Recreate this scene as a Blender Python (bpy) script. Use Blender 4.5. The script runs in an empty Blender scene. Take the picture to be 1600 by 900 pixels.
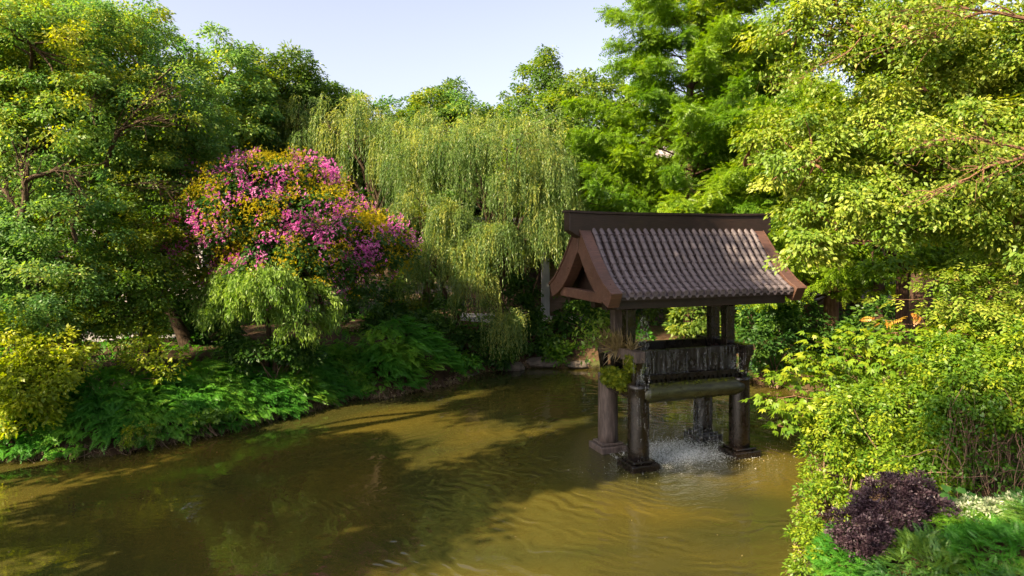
import bpy, math
import numpy as np
from mathutils import Vector

# ------------------------------------------------------------------ camera, world, sun, exposure
S = bpy.context.scene
COL = S.collection
R = math.radians
FPX = 1067.0; HOR = 370.0; CAMZ = 5.0
cam_d = bpy.data.cameras.new("camera"); cam = bpy.data.objects.new("camera", cam_d); COL.objects.link(cam)
cam.location = (0, 0, CAMZ); cam.rotation_euler = (R(90), 0, 0)
cam_d.sensor_width = 36; cam_d.lens = 36 * FPX / 1600.0; cam_d.shift_y = -(450 - HOR) / 1600.0
cam_d.clip_start = 0.1; cam_d.clip_end = 3000
S.camera = cam

SUN_AZ = np.array([-0.80, -0.60]); SUN_AZ = SUN_AZ / np.linalg.norm(SUN_AZ)
SUN_EL = R(36)
w = bpy.data.worlds.new("World"); S.world = w; w.use_nodes = True
nt = w.node_tree; nt.nodes.clear()
sky = nt.nodes.new("ShaderNodeTexSky"); sky.sky_type = 'NISHITA'; sky.sun_disc = False
sky.sun_elevation = SUN_EL
sky.sun_rotation = math.atan2(SUN_AZ[0], SUN_AZ[1])
sky.altitude = 50; sky.air_density = 1.0; sky.dust_density = 3.2; sky.ozone_density = 2.0
bg = nt.nodes.new("ShaderNodeBackground"); bg.inputs[1].default_value = 0.070
wo = nt.nodes.new("ShaderNodeOutputWorld")
hs_ = nt.nodes.new("ShaderNodeHueSaturation"); hs_.inputs["Saturation"].default_value = 0.62; hs_.inputs["Hue"].default_value = 0.51
nt.links.new(sky.outputs[0], hs_.inputs["Color"]); mt_ = nt.nodes.new("ShaderNodeMix"); mt_.data_type = "RGBA"; mt_.blend_type = "MULTIPLY"; mt_.inputs[0].default_value = 1.0; mt_.inputs[7].default_value = (1.02, 0.965, 0.95, 1)
nt.links.new(hs_.outputs[0], mt_.inputs[6]); nt.links.new(mt_.outputs[2], bg.inputs[0]); nt.links.new(bg.outputs[0], wo.inputs[0])

sd = bpy.data.lights.new("sun", 'SUN'); sun = bpy.data.objects.new("sun", sd); COL.objects.link(sun)
sd.energy = 3.9; sd.angle = R(0.6); sd.color = (1.0, 0.83, 0.55)
sv = Vector((SUN_AZ[0] * math.cos(SUN_EL), SUN_AZ[1] * math.cos(SUN_EL), math.sin(SUN_EL)))
sun.rotation_euler = sv.to_track_quat('Z', 'Y').to_euler()
S.view_settings.view_transform = 'Standard'; S.view_settings.look = 'None'
S.view_settings.gamma = 1; S.view_settings.use_curve_mapping = False
S.view_settings.exposure = 2.2
S.render.engine = 'CYCLES'
S.cycles.max_bounces = 6; S.cycles.diffuse_bounces = 4; S.cycles.glossy_bounces = 2
S.cycles.transmission_bounces = 3; S.cycles.transparent_max_bounces = 8
S.cycles.use_denoising = True
S.cycles.caustics_reflective = False; S.cycles.caustics_refractive = False

rng = np.random.default_rng(11)
def U(a, b, n=None): return rng.uniform(a, b, n)
def P(u, v, Y):
    return np.array([(u - 800) / FPX * Y, Y, CAMZ - (v - HOR) / FPX * Y])
def nrm(a):
    a = np.asarray(a, float)
    return a / np.maximum(np.linalg.norm(a, axis=-1, keepdims=True), 1e-9)

# ------------------------------------------------------------------ object helpers
def tag(o, label=None, cat=None, group=None, kind=None):
    if label: o["label"] = label
    if cat: o["category"] = cat
    if group: o["group"] = group
    if kind: o["kind"] = kind
    return o
def thing(name, label, cat, loc=(0, 0, 0), rz=0.0, group=None):
    o = bpy.data.objects.new(name, None); COL.objects.link(o)
    o.location = tuple(float(c) for c in loc); o.rotation_euler = (0, 0, rz)
    o.empty_display_size = 0.3
    return tag(o, label, cat, group)
def link_mesh(name, me, mat, parent=None):
    o = bpy.data.objects.new(name, me); COL.objects.link(o)
    if mat: me.materials.append(mat)
    if parent:
        o.parent = parent
    return o
def quads(name, V, F, mat, parent=None, smooth=False, tint=None, world=True):
    """V (n,3), F (m,4); when parent is given and world is True, V is in world space and is moved into the parent's frame"""
    V = np.asarray(V, np.float32); F = np.asarray(F, np.int32)
    if parent is not None and world:
        V = V - np.array(parent.location, np.float32)
        a = -parent.rotation_euler[2]
        if a: V = np.stack([V[:, 0] * math.cos(a) - V[:, 1] * math.sin(a), V[:, 0] * math.sin(a) + V[:, 1] * math.cos(a), V[:, 2]], 1)
    me = bpy.data.meshes.new(name)
    me.vertices.add(len(V)); me.vertices.foreach_set("co", V.astype(np.float32).ravel())
    k = F.shape[1]
    me.loops.add(F.size); me.loops.foreach_set("vertex_index", F.ravel())
    me.polygons.add(len(F)); me.polygons.foreach_set("loop_start", np.arange(0, F.size, k, dtype=np.int32))
    if smooth: me.polygons.foreach_set("use_smooth", np.ones(len(F), bool))
    if tint is not None:
        at = me.attributes.new("tint", 'FLOAT', 'FACE'); at.data.foreach_set("value", np.asarray(tint, np.float32))
    me.update(calc_edges=True)
    return link_mesh(name, me, mat, parent)

class MB:
    """collects polygons for one mesh"""
    def __init__(s): s.v = []; s.f = []; s.t = []; s.n = 0
    def add(s, V, F, tint=0.5):
        s.v.append(np.asarray(V, float)); s.f += [tuple(int(i) + s.n for i in f) for f in F]; s.t += [tint] * len(F); s.n += len(V)
    def box(s, x0, x1, y0, y1, z0, z1, tint=0.5):
        V = [(x0, y0, z0), (x1, y0, z0), (x1, y1, z0), (x0, y1, z0), (x0, y0, z1), (x1, y0, z1), (x1, y1, z1), (x0, y1, z1)]
        s.add(V, [(3, 2, 1, 0), (4, 5, 6, 7), (0, 1, 5, 4), (1, 2, 6, 5), (2, 3, 7, 6), (3, 0, 4, 7)], tint)
    def prism(s, pts, axis, a, b, tint=0.5):
        """2-D outline extruded along axis 0 (x) or 1 (y)"""
        n = len(pts); V = []
        for q in (a, b):
            for p in pts:
                V.append((q, p[0], p[1]) if axis == 0 else (p[0], q, p[1]))
        F = [tuple(range(n))[::-1], tuple(range(n, 2 * n))] + [(i, (i + 1) % n, n + (i + 1) % n, n + i) for i in range(n)]
        s.add(V, F, tint)
    def ribbon(s, top, bot, x0, x1, tint=0.5):
        """board between two curves in the yz plane, extruded along x"""
        n = len(top); V = []
        for x in (x0, x1):
            V += [(x, p[0], p[1]) for p in top] + [(x, p[0], p[1]) for p in bot]
        F = []
        for i in range(n - 1):
            F += [(i, i + 1, n + i + 1, n + i), (2 * n + i, 3 * n + i, 3 * n + i + 1, 2 * n + i + 1),
                  (i, 2 * n + i, 2 * n + i + 1, i + 1), (n + i, n + i + 1, 3 * n + i + 1, 3 * n + i)]
        F += [(0, n, 3 * n, 2 * n), (n - 1, 3 * n - 1, 4 * n - 1, 2 * n - 1)]
        s.add(V, F, tint)
    def lathe(s, cx, cy, prof, n=24, tint=0.5):
        V = []; F = []
        for (r, z) in prof:
            for k in range(n):
                a = 2 * math.pi * k / n; V.append((cx + r * math.cos(a), cy + r * math.sin(a), z))
        m = len(prof)
        for j in range(m - 1):
            for k in range(n):
                F.append((j * n + k, j * n + (k + 1) % n, (j + 1) * n + (k + 1) % n, (j + 1) * n + k))
        F += [tuple(range(n))[::-1], tuple(range((m - 1) * n, m * n))]
        s.add(V, F, tint)
    def build(s, name, mat, parent=None, bevel=0, smooth=False, kind=None):
        me = bpy.data.meshes.new(name)
        me.from_pydata([tuple(map(float, p)) for V in s.v for p in V], [], s.f)
        at = me.attributes.new("tint", 'FLOAT', 'FACE'); at.data.foreach_set("value", np.asarray(s.t, np.float32))
        if smooth:
            me.polygons.foreach_set("use_smooth", np.ones(len(me.polygons), bool))
        me.update()
        o = link_mesh(name, me, mat, parent)
        if bevel:
            b = o.modifiers.new("bevel", 'BEVEL'); b.width = bevel; b.segments = 2; b.limit_method = 'ANGLE'; b.angle_limit = R(35)
        return o

def tube_arrays(paths, sides=6):
    """paths: list of (pts (k,3), radii (k,)) -> V, F"""
    Vs = []; Fs = []; n0 = 0
    ang = np.arange(sides) * 2 * math.pi / sides; ca, sa = np.cos(ang), np.sin(ang)
    for pts, rad in paths:
        pts = np.asarray(pts, float); k = len(pts)
        rad = np.broadcast_to(np.asarray(rad, float), (k,))
        t = nrm(np.gradient(pts, axis=0))
        ref = np.array([0.31, 0.92, 0.23]) if abs(t[0, 2]) > 0.6 else np.array([0.05, 0.1, 1.0])
        a = nrm(np.cross(t, ref)); b = np.cross(t, a)
        V = pts[:, None, :] + rad[:, None, None] * (a[:, None, :] * ca[None, :, None] + b[:, None, :] * sa[None, :, None])
        Vs.append(V.reshape(-1, 3))
        i = np.arange(k - 1)[:, None] * sides; j = np.arange(sides)[None, :]; j2 = (j + 1) % sides
        Fs.append(np.stack([i + j, i + j2, i + sides + j2, i + sides + j], -1).reshape(-1, 4) + n0)
        n0 += k * sides
    return np.concatenate(Vs), np.concatenate(Fs)
def tubes(name, paths, mat, parent, sides=6):
    V, F = tube_arrays(paths, sides)
    return quads(name, V, F, mat, parent, smooth=True)
def curve(a, b, sag=0.0, wob=0.1, k=7, lift=0.0):
    a = np.asarray(a, float); b = np.asarray(b, float); t = np.linspace(0, 1, k)[:, None]
    L = np.linalg.norm(b - a)
    p = a + (b - a) * t
    p[:, 2] += lift * L * np.sin(t[:, 0] * math.pi) - sag * L * np.sin(t[:, 0] * math.pi)
    for f in (1, 2, 3):
        p += np.sin(t * math.pi * f) * rng.normal(0, wob * L * 0.35 / f, 3)
    return p

# ------------------------------------------------------------------ material helpers
def newmat(name):
    m = bpy.data.materials.new(name); m.use_nodes = True; m.node_tree.nodes.clear()
    out = m.node_tree.nodes.new("ShaderNodeOutputMaterial")
    return m, m.node_tree, out
def N(t, typ, **kw):
    n = t.nodes.new(typ)
    for k, v in kw.items():
        if k.startswith("i_"):
            key = k[2:]; key = int(key) if key.isdigit() else key.replace("_", " ")
            n.inputs[key].default_value = v
        else: setattr(n, k, v)
    return n
def ramp(t, fac, stops, interp='LINEAR'):
    r = t.nodes.new("ShaderNodeValToRGB"); r.color_ramp.interpolation = interp
    e = r.color_ramp.elements
    while len(e) < len(stops): e.new(0.5)
    for q, (p, c) in zip(e, stops):
        q.position = p; q.color = (c[0], c[1], c[2], 1) if not isinstance(c, float) else (c, c, c, 1)
    t.links.new(fac, r.inputs[0]); return r.outputs[0]
def noise(t, scale, detail=4, rough=0.55, vec=None, dist=0.0):
    n = N(t, "ShaderNodeTexNoise"); n.inputs["Scale"].default_value = scale; n.inputs["Detail"].default_value = detail
    n.inputs["Roughness"].default_value = rough; n.inputs["Distortion"].default_value = dist
    if vec is not None: t.links.new(vec, n.inputs["Vector"])
    return n.outputs["Fac"]
def mapped(t, scale=(1, 1, 1), kind="Object"):
    tc = N(t, "ShaderNodeTexCoord"); mp = N(t, "ShaderNodeMapping"); mp.inputs["Scale"].default_value = scale
    t.links.new(tc.outputs[kind], mp.inputs["Vector"]); return mp.outputs[0]
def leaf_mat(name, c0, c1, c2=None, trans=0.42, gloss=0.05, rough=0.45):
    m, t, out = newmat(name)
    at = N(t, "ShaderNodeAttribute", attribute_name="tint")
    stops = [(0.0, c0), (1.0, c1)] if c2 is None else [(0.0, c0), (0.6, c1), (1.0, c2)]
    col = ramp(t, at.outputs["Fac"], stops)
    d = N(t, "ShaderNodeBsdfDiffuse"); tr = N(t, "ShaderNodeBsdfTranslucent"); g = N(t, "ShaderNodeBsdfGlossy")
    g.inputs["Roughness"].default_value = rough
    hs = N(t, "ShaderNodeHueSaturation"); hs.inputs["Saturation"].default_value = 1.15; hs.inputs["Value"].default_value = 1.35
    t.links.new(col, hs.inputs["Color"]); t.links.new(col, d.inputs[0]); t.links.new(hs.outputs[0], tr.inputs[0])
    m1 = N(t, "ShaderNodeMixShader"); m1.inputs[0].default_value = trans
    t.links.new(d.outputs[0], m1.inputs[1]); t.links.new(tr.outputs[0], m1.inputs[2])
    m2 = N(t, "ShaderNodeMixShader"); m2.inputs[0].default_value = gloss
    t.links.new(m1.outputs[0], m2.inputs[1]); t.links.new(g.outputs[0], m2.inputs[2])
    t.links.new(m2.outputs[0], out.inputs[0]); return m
def solid_mat(name, stops, scale=(1, 1, 1), ns=3.0, rough=0.6, bump=0.3, bscale=20, spec=0.4, tintmix=0.0, dist=0.01, detail=6, kind="Object"):
    m, t, out = newmat(name)
    p = N(t, "ShaderNodeBsdfPrincipled"); v = mapped(t, scale, kind)
    f = noise(t, ns, detail, 0.6, v)
    if tintmix:
        at = N(t, "ShaderNodeAttribute", attribute_name="tint"); mx = N(t, "ShaderNodeMix"); mx.inputs[0].default_value = tintmix
        t.links.new(f, mx.inputs[2]); t.links.new(at.outputs["Fac"], mx.inputs[3]); f = mx.outputs[0]
    c = ramp(t, f, stops); t.links.new(c, p.inputs["Base Color"])
    p.inputs["Roughness"].default_value = rough; p.inputs["Specular IOR Level"].default_value = spec
    if bump:
        b = N(t, "ShaderNodeBump"); b.inputs["Strength"].default_value = bump; b.inputs["Distance"].default_value = dist
        t.links.new(noise(t, bscale, 5, 0.6, v), b.inputs["Height"]); t.links.new(b.outputs[0], p.inputs["Normal"])
    t.links.new(p.outputs[0], out.inputs[0]); return m

M = {}
M["bark"] = solid_mat("bark", [(0.3, (0.03, 0.02, 0.013)), (0.7, (0.10, 0.065, 0.04))], (6, 6, 1), 3, 0.9, 0.8, 6, 0.2, dist=0.03)
M["bark_warm"] = solid_mat("bark_warm", [(0.3, (0.10, 0.05, 0.03)), (0.7, (0.24, 0.13, 0.075))], (6, 6, 1), 3, 0.9, 0.8, 6, 0.2, dist=0.02)
M["bark_red"] = solid_mat("bark_red", [(0.3, (0.035, 0.020, 0.013)), (0.7, (0.10, 0.055, 0.035))], (8, 8, 0.7), 3, 0.9, 0.8, 6, 0.2, dist=0.03)
M["twig"] = solid_mat("twig", [(0.3, (0.09, 0.055, 0.035)), (0.7, (0.22, 0.14, 0.09))], (1, 1, 1), 8, 0.85, 0)
M["camphor"] = leaf_mat("camphor", (0.090, 0.200, 0.058), (0.18, 0.285, 0.055), (0.44, 0.44, 0.05), trans=0.5, gloss=0.02)
M["camphor_low"] = leaf_mat("camphor_low", (0.075, 0.160, 0.024), (0.17, 0.25, 0.024), (0.40, 0.37, 0.02), trans=0.5, gloss=0.02)
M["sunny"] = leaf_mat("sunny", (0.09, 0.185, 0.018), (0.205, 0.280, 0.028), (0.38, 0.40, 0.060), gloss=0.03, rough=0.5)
M["lime"] = leaf_mat("lime", (0.070, 0.160, 0.010), (0.16, 0.25, 0.012), (0.30, 0.34, 0.018), gloss=0.025, rough=0.5)
M["yellowish"] = leaf_mat("yellowish", (0.17, 0.25, 0.018), (0.30, 0.36, 0.024), (0.47, 0.46, 0.035), gloss=0.02, trans=0.5)
M["redwood"] = leaf_mat("redwood", (0.075, 0.17, 0.012), (0.17, 0.28, 0.014), (0.34, 0.41, 0.018), gloss=0.02, trans=0.5)
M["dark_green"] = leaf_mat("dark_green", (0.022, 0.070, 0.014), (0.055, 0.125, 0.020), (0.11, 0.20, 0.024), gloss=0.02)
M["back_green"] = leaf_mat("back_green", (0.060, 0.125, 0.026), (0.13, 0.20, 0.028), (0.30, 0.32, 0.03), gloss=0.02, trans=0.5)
M["willow"] = leaf_mat("willow", (0.08, 0.155, 0.042), (0.16, 0.235, 0.062), (0.36, 0.37, 0.075), gloss=0.02, trans=0.5)
M["fern"] = leaf_mat("fern", (0.050, 0.190, 0.020), (0.105, 0.285, 0.028), (0.21, 0.38, 0.035), gloss=0.02, trans=0.45)
M["fern_blue"] = leaf_mat("fern_blue", (0.030, 0.115, 0.026), (0.070, 0.185, 0.034), (0.15, 0.26, 0.03), gloss=0.03)
M["shrub"] = leaf_mat("shrub", (0.045, 0.13, 0.010), (0.10, 0.21, 0.014), (0.19, 0.30, 0.016), gloss=0.03)
M["weeping"] = leaf_mat("weeping", (0.11, 0.21, 0.035), (0.19, 0.30, 0.05), (0.31, 0.42, 0.07), gloss=0.02, trans=0.45)
M["purple"] = leaf_mat("purple", (0.028, 0.015, 0.021), (0.062, 0.036, 0.047), (0.13, 0.09, 0.10), trans=0.2, gloss=0.03)
M["white_leaf"] = leaf_mat("white_leaf", (0.16, 0.24, 0.10), (0.42, 0.46, 0.27), (0.60, 0.60, 0.42), trans=0.3)
M["pink"] = leaf_mat("pink", (0.52, 0.07, 0.34), (0.70, 0.20, 0.54), (0.82, 0.42, 0.68), trans=0.4, gloss=0.01)
M["gold"] = leaf_mat("gold", (0.26, 0.27, 0.012), (0.44, 0.36, 0.012), (0.64, 0.46, 0.02), trans=0.4, gloss=0.01)
M["orange_leaf"] = leaf_mat("orange_leaf", (0.30, 0.11, 0.02), (0.45, 0.20, 0.03), (0.5, 0.3, 0.05))
M["moss"] = leaf_mat("moss", (0.06, 0.10, 0.008), (0.13, 0.17, 0.010), (0.22, 0.24, 0.015), trans=0.15, gloss=0.01)
M["dry_grass"] = leaf_mat("dry_grass", (0.16, 0.13, 0.05), (0.28, 0.22, 0.10), (0.38, 0.30, 0.15))
M["rock"] = solid_mat("rock", [(0.3, (0.045, 0.038, 0.03)), (0.7, (0.14, 0.11, 0.09))], (1, 1, 1), 3, 0.85, 0.8, 9, 0.3, dist=0.04)

# ------------------------------------------------------------------ leaf templates: (k,4,3) quads, x along the leaf, z up
def leaf_q(o, d, L, W, up=(0, 0, 1), fold=0.12):
    o = np.array(o, float); d = nrm(d); up = np.array(up, float)
    s = nrm(np.cross(up, d)); n = np.cross(d, s)
    return np.stack([o, o + d * L * 0.45 - s * W * 0.5 + n * fold * W, o + d * L - n * 0.1 * L, o + d * L * 0.45 + s * W * 0.5 + n * fold * W])
T = {}
T["leaf"] = np.stack([leaf_q((0, 0, 0), (1, 0, 0), 1, 0.5)])
T["slim"] = np.stack([leaf_q((0, 0, 0), (1, 0, 0), 1, 0.24)])
def sprig(n, spread, L, W, droop=0.25):
    q = []
    for i in range(n):
        t = i / max(n - 1, 1); a = (1 if i % 2 else -1) * spread * (1 - 0.6 * t)
        o = (t * 0.62, 0, -droop * t * t * 0.5)
        q.append(leaf_q(o, (math.cos(a), math.sin(a), 0.25 - 0.7 * t * droop * 2), L * (1 - 0.3 * t), W))
    return np.stack(q)
T["sprig"] = sprig(5, 1.1, 0.5, 0.22)
T["sprig7"] = sprig(7, 1.2, 0.42, 0.17, 0.4)
def palm(n=5):
    return np.stack([leaf_q((0, 0, 0), (math.cos(a), math.sin(a), -0.1 - 0.15 * abs(a)), 1 - 0.32 * abs(a), 0.34) for a in np.linspace(-1.25, 1.25, n)])
T["palm"] = palm()
T["trifol"] = np.stack([leaf_q((0, 0, 0), (math.cos(a), math.sin(a), -0.15), 0.95 if a == 0 else 0.75, 0.45) for a in (-1.0, 0, 1.0)])
def frond(n=11, wid=0.26, droop=0.55, lw=0.075):
    q = []
    for i in range(n):
        t = (i + 0.6) / n; x = t; z = 0.42 * t - droop * t * t
        s = 0.42 - 2 * droop * t
        L = wid * math.sin(math.pi * min(1, 0.18 + 0.86 * t)) ** 0.7 + 0.03
        for sg in (-1, 1):
            q.append(leaf_q((x, 0, z), (0.45, sg, 0.45 * s - 0.18), L, lw, (-s, 0, 1)))
    q.append(leaf_q((1, 0, 0.42 - droop), (1, 0, 0.42 - 2 * droop), 0.1, lw, (0, 0, 1)))
    return np.stack(q)
T["frond"] = frond()
T["frond_big"] = frond(8, 0.30, 0.5, 0.12)
def feather(n=9):
    q = []
    for i in range(n):
        t = (i + 0.5) / n; L = 0.30 * (1 - 0.55 * t)
        for sg in (-1, 1):
            q.append(leaf_q((t, 0, -0.15 * t * t), (0.55, sg, -0.25), L, 0.085))
    return np.stack(q)
T["feather"] = feather(8)
def blob_flowers(n, size):
    r = np.random.default_rng(3); q = []
    for i in range(n):
        d = nrm(r.normal(0, 1, 3)); d2 = nrm(r.normal(0, 1, 3))
        q.append(leaf_q(d * 0.55 * r.uniform(0.4, 1), d2, size, size * 0.9))
    return np.stack(q)
T["bloom"] = blob_flowers(9, 0.55)
T["blade"] = np.stack([leaf_q((0, 0, 0), (1, 0, 0.15), 1, 0.07)])

def bake(tpl, pos, ax, up, sc):
    K = T[tpl]; k = len(K); n = len(pos)
    x = nrm(ax); z = np.asarray(up, float); z = z - (z * x).sum(1, keepdims=True) * x; z = nrm(z); y = np.cross(z, x)
    Q = K.reshape(1, k * 4, 3); sc = np.asarray(sc, float).reshape(-1, 1, 1)
    V = pos[:, None, :] + sc * (Q[..., 0:1] * x[:, None, :] + Q[..., 1:2] * y[:, None, :] + Q[..., 2:3] * z[:, None, :])
    return V.reshape(-1, 3).astype(np.float32)
class Foliage:
    def __init__(s): s.V = []; s.t = []
    def add(s, tpl, pos, ax, up, sc, tint):
        if len(pos) == 0: return
        s.V.append(bake(tpl, np.asarray(pos), np.asarray(ax), np.asarray(up), sc)); k = len(T[tpl])
        tt = np.repeat(np.broadcast_to(tint, (len(pos),)), k); s.t.append(np.clip(tt + rng.normal(0, 0.06, len(tt)), 0, 1))
    def build(s, name, mat, parent=None):
        V = np.concatenate(s.V); F = np.arange(len(V)).reshape(-1, 4)
        STAT.append((name, len(F)))
        return quads(name, V, F, mat, parent, tint=np.concatenate(s.t))
STAT = []

def dirs(n, zbias=0.0):
    d = rng.normal(0, 1, (n, 3)); d[:, 2] += zbias; return nrm(d)
def lump(d, seed):
    """smooth lumpy radius factor by direction"""
    r = np.random.default_rng(seed); f = np.zeros(len(d))
    for k in range(5):
        a = r.normal(0, 1, 3) * (1.8 + k * 0.9); f += np.sin(d @ a + r.uniform(0, 6)) * (0.16 / (1 + 0.35 * k))
    return 1 + f
def blob_clumps(blobs, Rc, cover, seed=1, inner=0.45, back=0.5, low=1.0):
    """blobs: (u, v, Y, ru, rv, ry) in pixels/metres -> clump centres, outward direction"""
    C = []; D = []
    for i, (u, v, Y, ru, rv, ry) in enumerate(blobs):
        c = P(u, v, Y); r = np.array([ru * Y / FPX, ry, rv * Y / FPX])
        area = 4 * math.pi * ((r[0] * r[1]) ** 1.6 / 3 + (r[0] * r[2]) ** 1.6 / 3 + (r[1] * r[2]) ** 1.6 / 3) ** (1 / 1.6)
        n = max(6, int(cover * area / (math.pi * Rc * Rc)))
        d = dirs(n, 0.15)
        keep = (d[:, 1] < 0.35) | (rng.random(n) < back); d = d[keep]
        keep = (d[:, 2] > -0.35) | (rng.random(len(d)) < low); d = d[keep]
        f = (1 - inner * rng.random(len(d)) ** 2.2) * lump(d, seed + i)
        C.append(c + d * r * f[:, None]); D.append(d)
    return np.concatenate(C), np.concatenate(D)
def pads(fol, C, D, Rc, nleaf, size, tpl="leaf", flat=0.55, droop=0.35, tlo=0.1, thi=0.8, jit=0.25, up_bias=0.35, szj=0.42):
    """leaf pads: each clump centre carries nleaf leaves spread over a flattened lens"""
    m = len(C); n = m * nleaf
    cr = Rc * U(0.6, 1.3, m)
    ct = U(tlo, thi, m)
    idx = np.repeat(np.arange(m), nleaf)
    d = dirs(n, up_bias); r = rng.random(n) ** 0.45
    off = d * (r * cr[idx])[:, None]; off[:, 2] *= flat
    hd = D[idx] * np.array([1, 1, 0.25])
    off[:, 2] -= droop * 0.5 * (np.linalg.norm(off[:, :2], axis=1) ** 2) / np.maximum(cr[idx], 0.05)
    pos = C[idx] + off
    ax = nrm(off * np.array([1, 1, 0.6]) + hd * 0.35 * cr[idx][:, None] + rng.normal(0, jit, (n, 3)) * cr[idx][:, None]); ax[:, 2] -= droop
    up = nrm(np.array([0, 0, 1.0]) + 0.5 * hd + rng.normal(0, 0.55, (n, 3)))
    fol.add(tpl, pos, ax, up, size * U(1 - szj, 1 + szj, n), np.clip(ct[idx] + rng.normal(0, 0.14, n), 0, 1))

def make_tree(name, label, cat, base, fork, blobs, mat, Rc=0.5, cover=1.5, nleaf=70, size=0.11, tpl="leaf", trunk_r=0.18, bark="bark",
              group=None, seed=1, flat=0.55, droop=0.35, tlo=0.1, thi=0.8, inner=0.45, twigs=90, limbs=True, up_bias=0.35, lean=0.15, low=1.0, back=0.5, stems=1):
    base = np.array(base, float); base[2] = ground_z(base[0], base[1]) - 0.15
    root = thing(name, label, cat, base, 0, group)
    C, D = blob_clumps(blobs, Rc, cover, seed, inner, low=low, back=back)
    fol = Foliage(); pads(fol, C, D, Rc, nleaf, size, tpl, flat, droop, tlo, thi, up_bias=up_bias)
    fol.build("crown", M[mat], root)
    fork = np.array(fork, float)
    for st in range(stems):
        b2 = base + (np.array([U(-.25, .25), U(-.2, .2), 0]) if st else 0); f2 = fork + (np.array([U(-.5, .5), U(-.3, .3), U(-.2, .4)]) if st else 0)
        tp = curve(b2, f2, 0, lean * 0.5, 9)
        rr = trunk_r * np.linspace(1.0, 0.6, 9); rr[0] *= 1.35
        tubes("trunk", [(tp, rr)], M[bark], root, 9)
    bp = []; nodes = []
    for (u, v, Y, ru, rv, ry) in blobs:
        c = P(u, v, Y)
        for q in range(2):
            e = c + rng.normal(0, 0.35, 3) * np.array([ru * Y / FPX, ry, rv * Y / FPX])
            cv = curve(fork, e, 0, 0.16, 10, lift=0.05)
            bp.append((cv, trunk_r * np.linspace(0.5, 0.13, 10))); nodes.append(cv[3:])
    nodes = np.concatenate(nodes)
    sel = rng.permutation(len(C))[:twigs]
    for i in sel:
        j = np.argmin(np.linalg.norm(nodes - C[i], axis=1))
        bp.append((curve(nodes[j], C[i], 0, 0.15, 5), np.linspace(trunk_r * 0.13 + 0.008, 0.006, 5)))
    if limbs: tubes("branches", bp, M[bark], root, 5)
    return root

# ------------------------------------------------------------------ ground, pond, path
POND = np.array([(-30, 13.0), (-16, 14.2), (-11.4, 15.2), (-8.95, 15.9), (-7.6, 17.3), (-6, 19.4), (-5.0, 21.2), (-4.0, 21.2), (-2.2, 23.0), (-1.4, 25.2),
                 (1.24, 26.4), (2.9, 26.0), (5.5, 25.0), (8.7, 23.2), (10.2, 21.0), (14, 20.5), (17, 18.5), (13, 17.2), (9.5, 16.6), (7.5, 15.6),
                 (6.25, 14), (5.35, 12.4), (4.3, 10), (3.9, 7.5), (3.6, 3), (4, -8), (-12, -9), (-9.2, 0), (-9.6, 7), (-11, 10), (-16, 11.5), (-30, 11)], float)
def pond_sd(x, y):
    """signed distance to the shoreline: negative in the pond"""
    x = np.asarray(x, float); y = np.asarray(y, float); d = np.full(x.shape, 1e9); ins = np.zeros(x.shape, bool)
    n = len(POND)
    for i in range(n):
        a = POND[i]; b = POND[(i + 1) % n]; e = b - a
        t = np.clip(((x - a[0]) * e[0] + (y - a[1]) * e[1]) / (e @ e), 0, 1)
        d = np.minimum(d, np.hypot(x - a[0] - t * e[0], y - a[1] - t * e[1]))
        c = ((a[1] > y) != (b[1] > y)) & (x < (b[0] - a[0]) * (y - a[1]) / (b[1] - a[1] + 1e-12) + a[0]); ins ^= c
    return np.where(ins, -d, d)
def hgt(x, y):
    s = pond_sd(x, y) + 0.12 * np.sin(x * 2.3 + y * 1.1) + 0.08 * np.sin(x * 5.1 - y * 3.7)
    land = 0.10 + 1.30 * (1 - np.exp(-np.maximum(s, 0) / 1.5)) + 0.05 * np.sin(x * 0.9) * np.sin(y * 1.1) + 0.05 * np.sin(2.7 * x + 1.3 * y) * np.clip(s, 0, 1)
    bed = -0.15 - 0.8 * (1 - np.exp(-np.maximum(-s, 0) / 0.8))
    return np.where(s > 0, land, np.where(s < -0.25, bed, -0.15 + (s + 0.25) / 0.25 * 0.25))
def ground_z(x, y): return float(hgt(np.array([x]), np.array([y]))[0])

M["soil"] = solid_mat("soil", [(0.30, (0.025, 0.016, 0.010)), (0.52, (0.075, 0.045, 0.026)), (0.62, (0.05, 0.06, 0.018)), (0.8, (0.13, 0.085, 0.05))], (1, 1, 1), 1.6, 0.95, 1.0, 14, 0.1, dist=0.05)
xs = np.concatenate([[-900, -400, -200, -100, -60], np.arange(-40, 40.1, 0.4), [60, 100, 200, 400, 900]])
ys = np.concatenate([[-900, -300, -100, -40, -20], np.arange(-12, 48.1, 0.4), [60, 100, 200, 400, 1200]])
gx, gy = np.meshgrid(xs, ys); gz = hgt(gx, gy)
V = np.stack([gx.ravel(), gy.ravel(), gz.ravel()], 1); nx = len(xs)
i, j = np.meshgrid(np.arange(len(xs) - 1), np.arange(len(ys) - 1)); b = (j * nx + i).ravel()
g = quads("ground", V, np.stack([b, b + 1, b + nx + 1, b + nx], 1), M["soil"], smooth=True); tag(g, "brown soil bank around the pond", None, None, "structure"); g["kind"] = "structure"

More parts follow.
